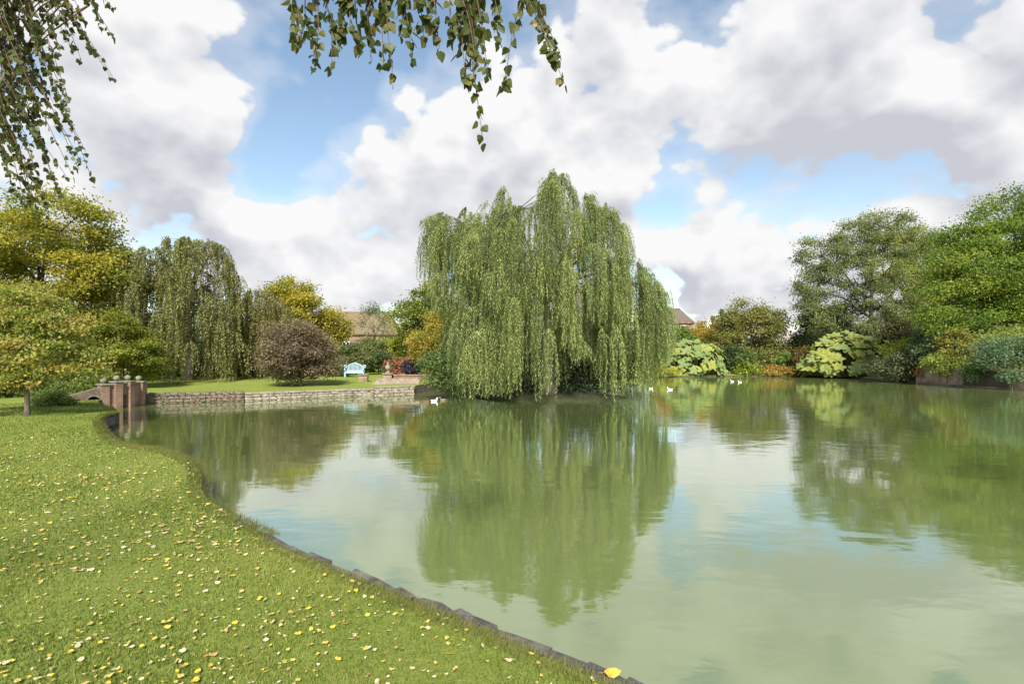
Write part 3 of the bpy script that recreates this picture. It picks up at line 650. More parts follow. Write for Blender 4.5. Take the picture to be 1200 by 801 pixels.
tbl = [
 ('maple_shrub','orange autumn shrub beside the willow on the far bank',768,792,394,432,66,[(.16,.10,.03),(.28,.13,.04),(.33,.19,.06)]),
 ('green_shrub','fresh green shrub behind the far left gunnera below the brick house',778,818,382,428,70,[(.06,.09,.02),(.10,.14,.03),(.13,.16,.04)]),
 ('golden_dome_tree','golden-orange domed tree before the brick house',800,852,377,425,74,[(.12,.10,.02),(.22,.15,.025),(.32,.17,.03)]),
 ('red_tree','narrow red-leaved tree with a pointed top beside the olive tree',830,843,367,420,76,[(.22,.08,.05),(.30,.11,.07)]),
 ('slim_conifer','slim dark green pointed conifer beside the red-leaved tree',842,852,360,420,77,[(.035,.045,.02),(.06,.075,.03)]),
 ('box_shrub','dark clipped shrub under the spreading olive tree',840,872,403,436,64.5,[(.025,.04,.015),(.045,.065,.022)]),
 ('box_shrub','rounded mid green shrub at the foot of the dark tree trunk',858,885,410,438,64,[(.05,.075,.02),(.085,.115,.03)]),
 ('waterside_shrub','yellow-green low plant cluster on the far bank',860,893,424,441,63.3,[(.10,.13,.02),(.18,.20,.03)]),
 ('waterside_shrub','low orange and rust plant cluster along the far water edge',888,930,428,441,63.3,[(.12,.12,.025),(.22,.14,.03),(.30,.14,.04)]),
 ('waterside_shrub','bright green feathery shrub on the far bank before the pale roof',905,935,411,438,65,[(.07,.11,.03),(.12,.17,.05)]),
 ('waterside_shrub','yellow low plant cluster at the foot of the far left gunnera beside the willow',757,792,428,443,60.5,[(.13,.14,.02),(.25,.21,.03)]),
 ('rust_shrub','rust-brown shrub with pale flowers beside the right gunnera',928,958,404,440,62,[(.06,.05,.02),(.12,.085,.03),(.18,.14,.06)]),
 ('rear_shrub','olive shrub behind the far bank under the pale roof',925,965,396,432,68,[(.05,.06,.02),(.09,.10,.03)]),
 ('golden_spiraea','golden yellow cascading shrub between the right gunnera and the brick wall',1038,1085,397,440,49.5,[(.14,.16,.02),(.24,.24,.03),(.33,.27,.04)]),
 ('dark_bank_shrub','dark grey-green shrub trailing into the water beside the brick wall',1028,1078,412,449,47.8,[(.03,.042,.02),(.055,.07,.032),(.08,.09,.04)]),
 ('wall_shrub','dark glossy shrub heaped at the far end of the brick wall',1072,1120,384,430,46,[(.03,.05,.025),(.06,.085,.04),(.10,.12,.06)]),
 ('wall_shrub','feathery yellow-olive grass-like shrub above the middle of the brick wall',1105,1148,386,432,43,[(.09,.10,.025),(.15,.14,.035),(.19,.16,.045)]),
 ('wall_shrub','pale green leafy shrub at the back above the brick wall under the maple',1135,1215,384,425,42.5,[(.09,.12,.03),(.15,.18,.05),(.20,.21,.07)]),
 ('wall_shrub','large blue-green shrub spilling over the near end of the brick wall',1150,1240,396,433,37.8,[(.035,.06,.032),(.065,.10,.05),(.11,.14,.075)]),
 ('wall_shrub','small yellow-green creeper on top of the brick wall',1086,1130,414,434,43,[(.09,.12,.025),(.15,.17,.035)]),
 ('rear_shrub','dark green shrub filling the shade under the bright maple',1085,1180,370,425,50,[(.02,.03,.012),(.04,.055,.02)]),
 ('rear_shrub','green hedge shrub behind the right gunnera',960,1030,388,440,66,[(.05,.07,.025),(.09,.11,.035)]),
 ('rear_shrub','mid green hedge shrub between the trunk of the tall airy tree and the golden cascade',1005,1095,386,440,64,[(.045,.065,.022),(.08,.10,.032)]),
 ('rear_shrub','shaded green shrub behind the dark shrub trailing into the water',1040,1085,408,446,51.5,[(.03,.045,.018),(.055,.075,.028)]),
 ('rear_shrub','dark twiggy shrub behind the trunk of the tall airy tree',1035,1080,375,425,62,[(.035,.035,.016),(.06,.06,.025)]),
]
for i, (nm, lab, x0, x1, yt, yb, Y, pal) in enumerate(tbl):
    slim = x1-x0 < 16
    shrub(nm, lab, x0, x1, yt, yb, Y, pal, 100+i, 'tree' if 'tree' in nm or 'conifer' in nm else 'shrub', n=6 if not slim else 4, cov=4.8, clumps=70 if not slim else 40,
          depth=.8 if x1-x0 < 60 else .5, cr=None)
# tree belt far behind, so that no bare horizon shows
for i, (x0, x1, yt, Y, lab) in enumerate([(-60,60,330,62,'dark tree in the belt behind the tall ochre maple'), (175,300,345,66,'broad dark tree in the belt seen through the tall weeping beech'), (100,190,330,60,'dark tree in the belt behind the tall weeping beech'), (230,330,375,70,'green tree in the belt behind the two weeping beeches'),
        (520,640,345,75,'green tree in the belt behind the left half of the willow'), (620,780,372,85,'green tree in the belt behind the right half of the willow'), (1080,1200,300,74,'dark tree in the belt behind the bright green maple'), (1180,1330,250,72,'dark tree in the belt at the outer side of the bright green maple'),
        (795,850,396,88,'hazy green tree in the belt behind the golden domed tree'),(405,500,398,64,'dark green hedge tree below the long tiled roof')]):
    shrub('background_tree', lab, x0, x1, yt, 440, Y, [(.035, .05, .018), (.06, .08, .028), (.09, .11, .035)], 140+i, 'tree', n=7, cov=2.4, ls=1.25, clumps=90)

# gunnera clumps: every big lobed leaf is a part
def gunnera_leaf(seed):
    r = random.Random(seed); V = [(0, 0, 0)]; n = 22; Fs = []
    for ring, (rf, zf) in enumerate(((.5, .10), (1., .16))):
        for i in range(n):
            a = 2*math.pi*i/n; lobe = 1+(.27*math.cos(a*5.5)*(ring*1.)+.05*r.uniform(-1, 1)*ring)
            notch = 1-.45*math.exp(-((a-math.pi)/.28)**2)
            q = .5*rf*lobe*notch; V.append((q*math.cos(a), q*math.sin(a)*1.08, zf*.6*(1 if ring == 0 else (.6+.5*math.cos(a*5.5)))+r.uniform(-.02, .02)))
    for i in range(n):
        j = (i+1) % n; Fs.append((0, 1+i, 1+j)); Fs.append((1+i, 1+n+i, 1+n+j)); Fs.append((1+i, 1+n+j, 1+j))
    me = bpy.data.meshes.new('leaf'); me.from_pydata(V, [], Fs); me.update(); return me
GUN = []
for k, cc_ in enumerate([((.13, .19, .05), (.19, .25, .085)), ((.16, .215, .06), (.22, .27, .10)), ((.21, .25, .045), (.30, .31, .075))]):
    m, n, o = newmat('gunnera_leaf_%d' % k); t = n.n.new('ShaderNodeTexCoord').outputs['Object']
    c = n.mix(n.maprange(n.noise(t, 5, 5, .6), .35, .65, 0, 1), cc_[0], cc_[1])
    b = principled(n, None, c, .6, .25, n.noise(t, 14, 4, .6), .5, .05)
    tr = n.n.new('ShaderNodeBsdfTranslucent'); n.l.new(c, tr.inputs[0]); mx = n.n.new('ShaderNodeMixShader'); mx.inputs[0].default_value = .25
    n.l.new(b.outputs[0], mx.inputs[1]); n.l.new(tr.outputs[0], mx.inputs[2]); n.l.new(mx.outputs[0], o.inputs[0]); GUN.append(m)
GL = []
for k in range(6):
    me = gunnera_leaf(k); me.materials.append(GUN[k % 3]); GL.append(me)
STALK = noisy('gunnera_stalk', (.10, .11, .04), (.17, .14, .06), 6, .8)
def gunnera(label, x0, x1, yt, yb, Y, count, seed, size, mats=(0, 1, 2, 3, 4, 5), dz=0.):
    r = random.Random(seed); a = P(x0, yt, Y); b = P(x1, yb, Y); cx = (a.x+b.x)/2; w = (b.x-a.x)/2; z0 = float(ground_z(cx, Y)); h = a.z-z0
    t = thing('gunnera', label, 'gunnera', (cx, Y+w*.3, z0)); mb = MB()
    for i in range(count):
        e = r.uniform(0, 1)**.8; an = r.uniform(0, 2*math.pi); k = math.sqrt(max(0, 1-e*e)); ja = r.uniform(.82, 1.02)
        x = math.cos(an)*k*w*ja; y = math.sin(an)*k*w*.62*ja; z = max(.25, h*e*ja-size*.08+.15)
        lf = link('leaf', GL[mats[i % len(mats)]], None, t, (x, y, z)); s = size*r.uniform(.6, 1.2); lf.scale = (s, s, s)
        lf.rotation_euler = Vector((math.cos(an)*k+r.uniform(-.5, .5), math.sin(an)*k-.25+r.uniform(-.5, .5), e*.7+.4)).to_track_quat('Z', 'X').to_euler()
        mb.tube([(x*.25, y*.25, -.1), (x*.7, y*.7, z*.6), (x, y, z-.01)], [.05, .04, .025], 5, False)
    mb.build('stalks', STALK, t, smooth=True, recalc=False)
    return t
gunnera('clump of huge pale green gunnera leaves on the far bank next to the willow', 772, 864, 400, 443, 63.2, 210, 3, 1.2)
gunnera('clump of huge bright green gunnera leaves below the tall airy tree', 948, 1058, 390, 443, 57, 280, 4, 1.2, (2, 5, 1, 5, 2, 4))

# ------------------------------------------------------------------ stonework
def stone_mesh(seed, sub=2, amt=.07, boxy=.78):
    bm = bmesh.new(); bmesh.ops.create_cube(bm, size=1.); bmesh.ops.subdivide_edges(bm, edges=bm.edges[:], cuts=1, use_grid_fill=True)
    r = random.Random(seed)
    for v in bm.verts:
        k = sum(1 for c in v.co if abs(c) > .4)
        f = {3: boxy, 2: (1+boxy)/2, 1: 1., 0: 1.}[k]
        v.co = Vector((v.co.x*f, v.co.y*f, v.co.z*f))+Vector((r.uniform(-amt, amt), r.uniform(-amt, amt), r.uniform(-amt, amt)))
    me = bpy.data.meshes.new('stone'); bm.to_mesh(me); bm.free(); return me
def stones_set(mat, n, seed, **kw):
    L = []
    for i in range(n):
        me = stone_mesh(seed+i, **kw); me.materials.append(mat); L.append(me)
    return L
SD = stones_set(STONE_D, 9, 10, amt=.075, boxy=.87); SW = stones_set(STONE_W, 6, 30, amt=.09, boxy=.84); SL = stones_set(STONE_L, 6, 50, amt=.08, boxy=.86)
# rough kerb round the near lawn
edge = resample([(3.9, -.4), (2.3, 1.45), (1.5, 2.35)]+[(p.x, p.y) for p in near_edge], False, lambda p: .05)
t = thing('stone_kerb', 'rough dark stone kerb edging the leaf-strewn lawn along the pond', 'kerb', (near_edge[0].x, near_edge[0].y, 0)); o0 = Vector(t.location)
acc_, i, rr, cnt = 0, 0, random.Random(4), 0
while i < len(edge)-12 and cnt < 240:
    p = edge[i]; L = rr.uniform(.22, .5)*(1+.02*p.length); j = i; d = 0
    while j < len(edge)-1 and d < L: d += (edge[j+1]-edge[j]).length; j += 1
    qv = edge[j]; mid = (p+qv)/2; tang = (qv-p); far = mid.length
    nrm2 = Vector((tang.y, -tang.x)).normalized()           # towards the water
    if not in_poly([mid.x+nrm2.x*.25], [mid.y+nrm2.y*.25])[0]: nrm2 = -nrm2
    W_ = rr.uniform(.15, .22); top = .435+rr.uniform(-.016, .012) if far < 7 else .37+rr.uniform(-.03, .02)
    so = link('stone', SD[cnt % 9], None, t); off = -.085 if far < 7 else -.02
    so.location = Vector((mid.x+nrm2.x*off, mid.y+nrm2.y*off, top-.14))-o0; so.rotation_euler = (rr.uniform(-.06, .06), rr.uniform(-.05, .05), math.atan2(tang.y, tang.x)+rr.uniform(-.04, .04))
    so.scale = (d*1.2, W_, .28)
    so2 = link('stone', SD[(cnt+3) % 9], None, t) if far < 9 else None
    if so2: so2.location = Vector((mid.x+nrm2.x*-.06, mid.y+nrm2.y*-.06, .08))-o0; so2.rotation_euler = so.rotation_euler; so2.scale = (d*1.1, W_*.95, .34)
    cnt += 1+(so2 is not None); i = j
def stone_wall(name, label, a, b, z0, z1, rows, length, meshes, coping=None, thick=.4, seed=1, wob=.01):
    a = Vector(a); b = Vector(b); L = (b-a).length; ang = math.atan2(b.y-a.y, b.x-a.x)
    nn = Vector((math.sin(ang), -math.cos(ang)))*.13
    t = thing(name, label, 'wall', (a.x+nn.x, a.y+nn.y, 0), ang); r = random.Random(seed)
    top = z1-(.09 if coping else 0); rh = (top-z0)/rows
    MB().box(.02, L-.02, .10, thick-.10, z0, top-.02).build('wall_core', STONE_W, t)
    for k in range(rows):
        x = -r.uniform(0, length*.5) if k % 2 else 0
        while x < L-.05:
            w = length*r.uniform(.7, 1.35); x0 = max(0, x); x1 = min(L, x+w)
            if x1-x0 > .08:
                so = link('stone', r.choice(meshes), None, t, ((x0+x1)/2, thick/2+r.uniform(-wob, wob), z0+rh*(k+.5))); so.scale = (x1-x0-.01, thick, rh+r.uniform(-.03, .02))
            x += w
    if coping:
        x = 0
        while x < L-.1:
            w = r.uniform(.6, .95); x1 = min(L, x+w)
            so = link('coping_stone', r.choice(coping), None, t, ((x+x1)/2, thick/2, z1-.045)); so.scale = (x1-x-.01, thick+.1, .1); x = x1
    return t
SLC = stones_set(STONE_L, 4, 70, amt=.03, boxy=.92); SCC = stones_set(STONE_C, 4, 80, amt=.03, boxy=.92)
stone_wall('rubble_wall', 'low dark rubble retaining wall beside the brick bridge', (-18.7, 26.25), (-14.55, 27.8), -.3, .56, 5, .30, SW, None, .42, 1, .025)
stone_wall('limestone_wall', 'long pale limestone pond wall below the purple bush', (-14.5, 27.78), (-8.6, 31.8), -.3, .46, 4, .36, SL, SLC, .45, 2, .025)
stone_wall('limestone_wall', 'sunlit taller pale limestone quay wall in front of the garden steps', (-8.55, 31.8), (-6.35, 33.3), -.3, .56, 4, .36, SL, SLC, .5, 3, .025)
# garden steps with piers, urn and red brick wall
st_ = thing('garden_steps', 'brown stone garden steps between two brick piers below the blue bench', 'steps', (-8.0, 34.6, .45), R(8))
for k in range(4):
    MB().box(-1.5+.1*k, 1.7, .42*k, .42*k+.5, -.1, .11*(k+1)).build('step', STEPM, st_, bevel=.012)
def pier(label, x, y, z0, h, w, capw=.08):
    t = thing('brick_pier', label, 'pier', (x, y, z0), R(8))
    MB().box(-w/2, w/2, -w/2, w/2, -.3, h).build('shaft', BRICK_L, t)
    MB().box(-w/2-capw, w/2+capw, -w/2-capw, w/2+capw, h, h+.09).build('cap', STONE_C, t, bevel=.015)
    return h+.09
pL = P(426, 438, 36.5); pR = P(454.5, 437, 37); ha = pier('brick pier in front of the blue bench', pL.x, pL.y, .6, pL.z-.6-.09, .6); hb = pier('brick pier carrying the pale urn', pR.x, pR.y, .6, pR.z-.6-.09, .58)
t = thing('stone_urn', 'pale stone urn with carved figure-like finial on the brick pier', 'urn', (pR.x, pR.y, .6+hb))
MB().box(-.17, .17, -.17, .17, .002, .08).build('plinth', STONE_L, t, bevel=.01)
MB().lathe([(.10, .08), (.06, .13), (.05, .18), (.12, .24), (.19, .34), (.21, .42), (.17, .47), (.2, .5), (.2, .53), (.12, .56)], n=16).build('bowl', STONE_L, t, smooth=True)
MB().lathe([(.1, .56), (.12, .6), (.06, .66), (.08, .72), (.05, .78), (.01, .84)], n=12).build('finial', STONE_L, t, smooth=True)
a = Vector((pR.x+.35, pR.y+.05)); b = Vector((P(503,0,38).x, 38.0)); ang = math.atan2(b.y-a.y, b.x-a.x); L = (b-a).length
t = thing('brick_wall', 'red brick garden wall running from the urn pier towards the willow', 'wall', (a.x, a.y, 0), ang)
MB().box(0, L, 0, .34, -.4, 1.02).build('wall', BRICK, t); 
for k in range(int(L/.5)): MB().box(k*.5+.006, k*.5+.494, -.04, .38, 1.02, 1.1).build('coping_stone', BRICK_L, t, bevel=.012)
# landing stage end at the corner
# blue garden bench (high curved back, rolled arms)
bp_ = P(415.5, 441, 41.2)
bz = float(ground_z(bp_.x, bp_.y)); t = thing('garden_bench', 'pale blue wooden garden bench with high curved back on the lawn', 'bench', (bp_.x, bp_.y, bz), R(10))
for sx in (-.72, .72):
    MB().box(sx-.035, sx+.035, -.26, -.19, 0, .64).build('leg', PAINT_B, t); MB().box(sx-.035, sx+.035, .22, .29, 0, .74).build('leg', PAINT_B, t)
    arm = [(sx, -.32+.09*math.sin(a), .60+.09*math.cos(a)) for a in np.linspace(-2.6, .2, 8)]+[(sx, -.1, .70), (sx, .25, .74)]
    MB().tube(arm, .042, 6).build('armrest', PAINT_B, t, smooth=True)
    sc_ = [(sx+.0+np.sign(sx)*(.02+.09*math.sin(a)), .25, .84+.1*math.cos(a)) for a in np.linspace(3.1, -1.2, 9)]
    MB().tube(sc_, .045, 6).build('scroll', PAINT_B, t, smooth=True)
for k in range(5): MB().box(-.76, .76, -.25+.095*k, -.17+.095*k, .40, .43).build('seat_slat', PAINT_B, t)
MB().box(-.70, .70, -.235, -.205, .31, .40).build('apron', PAINT_B, t)
def backz(x): return .74+.34*max(0, math.cos(min(1.5, abs(x)/.5*1.1)))**1.1
for k in range(13):
    x = -.6+.1*k; MB().box(x-.022, x+.022, .235, .265, .43, backz(x)).build('back_slat', PAINT_B, t)
MB().tube([(x, .25, backz(x)+.02) for x in np.linspace(-.72, .72, 25)], .045, 6).build('top_rail', PAINT_B, t, smooth=True)
MB().box(-.70, .70, .225, .275, .46, .52).build('lower_rail', PAINT_B, t)

# small brick bridge with ball finials
def arch_panel(L, zt0, zt1, cx, half, spring, rise, z0=-.3, n=10):
    """wall outline in x,z with an arched opening; top slopes zt0 -> zt1"""
    pts = [(0, z0), (cx-half, z0), (cx-half, spring)]
    pts += [(cx-half*math.cos(a), spring+rise*math.sin(a)) for a in np.linspace(0, math.pi, n)[1:-1]]
    pts += [(cx+half, spring), (cx+half, z0), (L, z0), (L, zt1), (0, zt0)]
    return pts
def tri_prism(poly, y0, y1):
    bm = bmesh.new(); vs = [bm.verts.new((x, y0, z)) for x, z in poly]; f = bm.faces.new(vs)
    ret = bmesh.ops.extrude_face_region(bm, geom=[f]); ev = [g_ for g_ in ret['geom'] if isinstance(g_, bmesh.types.BMVert)]
    bmesh.ops.translate(bm, vec=(0, y1-y0, 0), verts=ev); bmesh.ops.triangulate(bm, faces=bm.faces[:]); bmesh.ops.recalc_face_normals(bm, faces=bm.faces[:])
    me = bpy.data.meshes.new('wall'); bm.to_mesh(me); bm.free(); return me
plan = [P(50,0,21.6), P(122.5,0,23.5), P(138,0,23.9), P(152.5,0,24.5), P(165.5,0,25.4), P(172.5,0,26.3)]
br = thing('brick_bridge', 'small weathered brick bridge with ball-topped piers and arched openings at the water', 'bridge', (plan[2].x, plan[2].y, 0)); bo = Vector(br.location)
tops = [.46, 1.04, 1.14, 1.14, 1.08, 1.0]
for k in range(5):
    a, b = plan[k], plan[k+1]; d = Vector((b.x-a.x, b.y-a.y)); L = d.length; ang = math.atan2(d.y, d.x)
    if k == 0: poly = arch_panel(L, tops[0], tops[1], L-.42, .33, .2, .42)
    elif k == 2: poly = arch_panel(L, tops[k], tops[k+1], L*.5, .24, .36, .26)
    else: poly = [(0, -.3), (L, -.3), (L, tops[k+1]), (0, tops[k])]
    w = link('wall', tri_prism(poly, 0, .32), STONE_W if k == 0 else BRICK, br, (a.x-bo.x, a.y-bo.y, 0)); w.rotation_euler = (0, 0, ang)
    if k: cp = link('coping', tri_prism([(0, tops[k]), (L, tops[k+1]), (L, tops[k+1]+.07), (0, tops[k]+.07)], -.04, .36), STONE_C, br, (a.x-bo.x, a.y-bo.y, .002))
    if k: cp.rotation_euler = (0, 0, ang)
    if k in (0, 2):
        cx = L-.42 if k == 0 else L*.5; hf = .33 if k == 0 else .24; sp, ri = (.2, .42) if k == 0 else (.36, .26)
        ring = [(cx+(hf+.07)*math.cos(a2), sp+(ri+.07)*math.sin(a2)) for a2 in np.linspace(0, math.pi, 12)]+[(cx+hf*math.cos(a2), sp+ri*math.sin(a2)) for a2 in np.linspace(math.pi, 0, 12)]
        ar = link('arch_ring', tri_prism(ring, -.02, .1), STONE_C if k == 0 else BRICK, br, (a.x-bo.x, a.y-bo.y, 0)); ar.rotation_euler = (0, 0, ang)
        vt = link('tunnel_vault', tri_prism([(cx+hf+.07, -.3)]+ring[:12]+[(cx-hf-.07, -.3), (cx-hf-.004, -.3)]+[(x_*1., z_+.004) for x_, z_ in ring[12:]]+[(cx+hf+.004, -.3)], .33, 1.29), STONE_W, br, (a.x-bo.x, a.y-bo.y, 0)); vt.rotation_euler = (0, 0, ang)
        tun = MB().prism([(cx-hf*1.3, -.3), (cx-hf*1.3, sp+ri*1.2), (cx+hf*1.3, sp+ri*1.2), (cx+hf*1.3, -.3)], 1.3, 1.4)
        tn = tun.build('tunnel_end', EARTH, br, (a.x-bo.x, a.y-bo.y, 0)); tn.rotation_euler = (0, 0, ang)
for k in range(1, 5):
    p = plan[k]; d = plan[k+1]-plan[k-1]; ang = math.atan2(d.y, d.x); M = Matrix.Translation((p.x-bo.x, p.y-bo.y, 0)) @ Matrix.Rotation(ang, 4, 'Z')
    h = tops[k]+.06
    pr_ = MB().box(-.15, .15, -.13, .36, -.3, h).build('pier', BRICK, br); pr_.matrix_local = M
    c_ = MB().box(-.19, .19, -.17, .40, h, h+.07).build('pier_cap', STONE_C, br, bevel=.01); c_.matrix_local = M
    bl = MB().lathe([(.05, 0), (.06, .03), (.11, .07), (.135, .14), (.11, .21), (.05, .255), (.005, .262)], n=14).build('ball_finial', STONE_C, br, smooth=True); bl.matrix_local = M @ Matrix.Translation((0, .11, h+.07))

# old brick wall of the right bank
a = Vector((36.15, 45.4)); b = Vector((36.5, 32.0)); ang = math.atan2(b.y-a.y, b.x-a.x); L = (b-a).length
t = thing('pond_wall', 'old weathered brick pond wall overgrown with shrubs and creeper', 'wall', (a.x, a.y, 0), ang)
MB().box(0, L, 0, .4, -.5, 1.36).build('wall', BRICK_L, t)
MB().box(-.05, L, -.14, .0, -.5, .14).build('footing', STONE_W, t, bevel=.02)
x, rr = 0, random.Random(8)
while x < L-.2:
    w = rr.uniform(.5, .85); x1 = min(L, x+w); so = link('coping_stone', rr.choice(SCC), None, t, ((x+x1)/2, .2, 1.41)); so.scale = (x1-x-.01, .52, .11); x = x1
MB().box(-.35, .05, -.05, 6, -.5, 1.3).build('return_wall', BRICK_L, t)

for i, (x, Y, yt, yb, w_, pal, lab) in enumerate([(1082,45.2,426,443,9,[(.12,.07,.03),(.2,.10,.045)],'rust-red creeper on the far corner of the brick pond wall'), (1110,42.6,428,441,13,[(.07,.09,.025),(.13,.15,.035)],'green creeper hanging over the brick pond wall below the creeping yellow-green shrub'),
        (1140,39.8,428,446,14,[(.05,.075,.025),(.09,.12,.035)],'dark ivy trailing down the middle of the brick pond wall'), (1186,36.6,432,450,12,[(.04,.07,.035),(.075,.11,.055),(.12,.15,.08)],'blue-green trailing growth draped over the near part of the brick pond wall')]):
    shrub('creeper', lab, x-w_, x+w_, yt, yb, Y, pal, 300+i, 'creeper', cov=3.6, zb=.1, depth=.9, clumps=50)
# ------------------------------------------------------------------ houses
def house(name, label, c, rz, L, D, eave, ridge, roofm, wallm, hip=0., wins=(), chim=(), z0=.9, over=.35):
    t = thing(name, label, 'house', (*c, z0), rz)
    MB().box(-L/2, L/2, -D/2, D/2, -.5, eave).build('wall', wallm, t)
    if hip <= 0: MB().prism([(-D/2, eave), (D/2, eave), (0, ridge-.15)], -L/2, L/2).build('gable', wallm, t).rotation_euler = (0, 0, R(90))
    e = eave-.1; x, y = L/2+over, D/2+over; hx = L/2+over-(hip if hip > 0 else 0)
    rf = MB(); V = [(-x, -y, e), (x, -y, e), (x, y, e), (-x, y, e), (-hx, 0, ridge), (hx, 0, ridge)]
    V2 = [(p[0], p[1], p[2]+.18) for p in V]
    rf.add(V+V2, [(6, 7, 11, 10), (8, 9, 10, 11), (7, 8, 11), (9, 6, 10), (0, 4, 5, 1), (2, 5, 4, 3), (1, 5, 2), (3, 4, 0), (0, 1, 7, 6), (1, 2, 8, 7), (2, 3, 9, 8), (3, 0, 6, 9)])
    roof = rf.build('roof', roofm, t)
    MB().tube([(-hx, 0, ridge+.2), (hx, 0, ridge+.2)], .14, 8).build('ridge_tiles', roofm, roof)
    for (wx, wz, ww, wh) in wins:
        f = MB().box(wx-ww/2, wx+ww/2, -D/2-.08, -D/2-.01, wz, wz+wh).build('window', WHITE, t)
        for q in range(2): MB().box(wx-ww/2+.08+q*(ww/2-.04), wx-.04+q*(ww/2-.04), -D/2-.10, -D/2-.085, wz+.1, wz+wh-.1).build('pane', GLASS, f)
        MB().box(wx-ww/2-.1, wx+ww/2+.1, -D/2-.16, -D/2-.02, wz-.12, wz-.005).build('sill', STONE_L, f)
    for (cx, cy, w, h0, h1) in chim: MB().box(cx-w/2, cx+w/2, cy-w/2, cy+w/2, h0, h1).build('chimney', wallm, t); MB().box(cx-w/2-.08, cx+w/2+.08, cy-w/2-.08, cy+w/2+.08, h1, h1+.12).build('chimney_cap', wallm, t)
    return t
Y = 88; a = P(330, 366, Y); b = P(469, 372, Y)
house('long_house', 'long house with weathered orange-brown clay tile roof beyond the garden', ((a.x+b.x)/2, Y+4, ), 0, b.x-a.x, 9, P(0,392,Y-4).z-1, P(0,366,Y).z-.9, ROOF_A, BRICK_H, 2.2, [(-6+4*k, 2.6, 1.2, 1.4) for k in range(5)]) if False else \
house('long_house', 'long house with weathered orange-brown clay tile roof beyond the garden', ((a.x+b.x)/2, Y), R(4), b.x-a.x, 9, P(0,393,Y).z-.9, P(0,367,Y).z-.9, ROOF_A, BRICK_H, 2.4, [(-6+4*k, 2.6, 1.2, 1.4) for k in range(5)])
Y = 108; b = P(806, 362, Y); 
house('brick_house', 'tall brick house with brown hipped roof showing right beside the willow top', (P(786,0,Y).x, Y), R(-14), 8.2, 8, P(0,380,Y).z-.9, P(0,363,Y).z-.9, ROOF_B, BRICK_H, 2.6, [(-2.4, 6.4, 1.1, 1.5), (-.2, 6.4, 1.1, 1.5), (2.2, 6.4, 1.1, 1.5), (-2.4, 3.2, 1.1, 1.5), (2.2, 3.2, 1.1, 1.5)])
Y = 96
house('low_house', 'low building with pale grey-brown roof in the gap beside the tall airy tree', (P(932,0,Y).x, Y), R(6), 12, 8, P(0,406,Y).z-1, P(0,389,Y).z-1.1, ROOF_C, BRICK_H, 0, [(-3, 1.2, 1.2, 1.2), (0, 1.2, 1.2, 1.2), (3, 1.2, 1.2, 1.2)])

# ------------------------------------------------------------------ ducks
def duck_mesh(name):
    spine = [(-.27, .135, .012), (-.24, .12, .035), (-.18, .085, .075), (-.08, .06, .105), (.03, .055, .112), (.12, .07, .095), (.165, .11, .062), (.185, .16, .042), (.195, .205, .038), (.205, .24, .048), (.225, .262, .05), (.25, .262, .04), (.268, .255, .02)]
    V, Fs, n = [], [], 10
    for i, (x, z, r) in enumerate(spine):
        p0 = spine[max(0, i-1)]; p1 = spine[min(len(spine)-1, i+1)]; tx, tz = p1[0]-p0[0], p1[1]-p0[1]; l = math.hypot(tx, tz); tx, tz = tx/l, tz/l
        for k in range(n):
            a = 2*math.pi*k/n; V.append((x-tz*math.sin(a)*r*.9, math.cos(a)*r, z+tx*math.sin(a)*r*.9))
    for i in range(len(spine)-1):
        for k in range(n): k2 = (k+1) % n; Fs.append((i*n+k, i*n+k2, (i+1)*n+k2, (i+1)*n+k))
    Fs.append(tuple(range(n))[::-1]); Fs.append(tuple(range((len(spine)-1)*n, len(spine)*n)))
    me = bpy.data.meshes.new(name); me.from_pydata(V, [], Fs); me.update(); return me
DM = duck_mesh('body'); DM.materials.append(DUCKW); DM2 = duck_mesh('body'); DM2.materials.append(DUCKB)
bill = MB().add([(.262, -.016, .262), (.262, .016, .262), (.33, .014, .244), (.33, -.014, .244), (.262, -.016, .242), (.262, .016, .242), (.33, .014, .238), (.33, -.014, .238)], [(0,1,2,3),(4,7,6,5),(0,3,7,4),(1,5,6,2),(3,2,6,7)]).mesh('bill'); bill.materials.append(BEAK)
WG = MB()
for s in (-1, 1): WG.add([(.09, s*.1, .1), (-.05, s*.122, .115), (-.24, s*.05, .13), (-.1, s*.115, .06), (.05, s*.11, .065)], [(0, 1, 3, 4), (1, 2, 3)])
wings = WG.mesh('wings'); wings.materials.append(DUCKB)
wingsw = WG.mesh('wings'); wingsw.materials.append(DUCKW)
for i, (x, y, rz, w, lab) in enumerate([(763,455.5,20,1,'white duck swimming close to the right side of the willow'), (785,456.5,160,1,'white duck following another on the water off the far left gunnera'), (797,457,10,0,'brown duck with white duck off the far left gunnera'), (858,447,200,1,'white duck on the far water below the olive tree'), (867,448,190,1,'second white duck on the far water, trailing below the olive tree'), (509,470,30,1,'white duck at the left end of the willow island'), (519,469,200,0,'brown duck tucked under the willow undergrowth')]):
    p = PG(x, y, 0); t = thing('duck', lab, 'duck', (p.x, p.y, -.02), R(rz)); t.scale = (.75,)*3
    link('body', DM if w else DM2, None, t, smooth=True); link('bill', bill, None, t); link('wings', wingsw if w else wings, None, t)

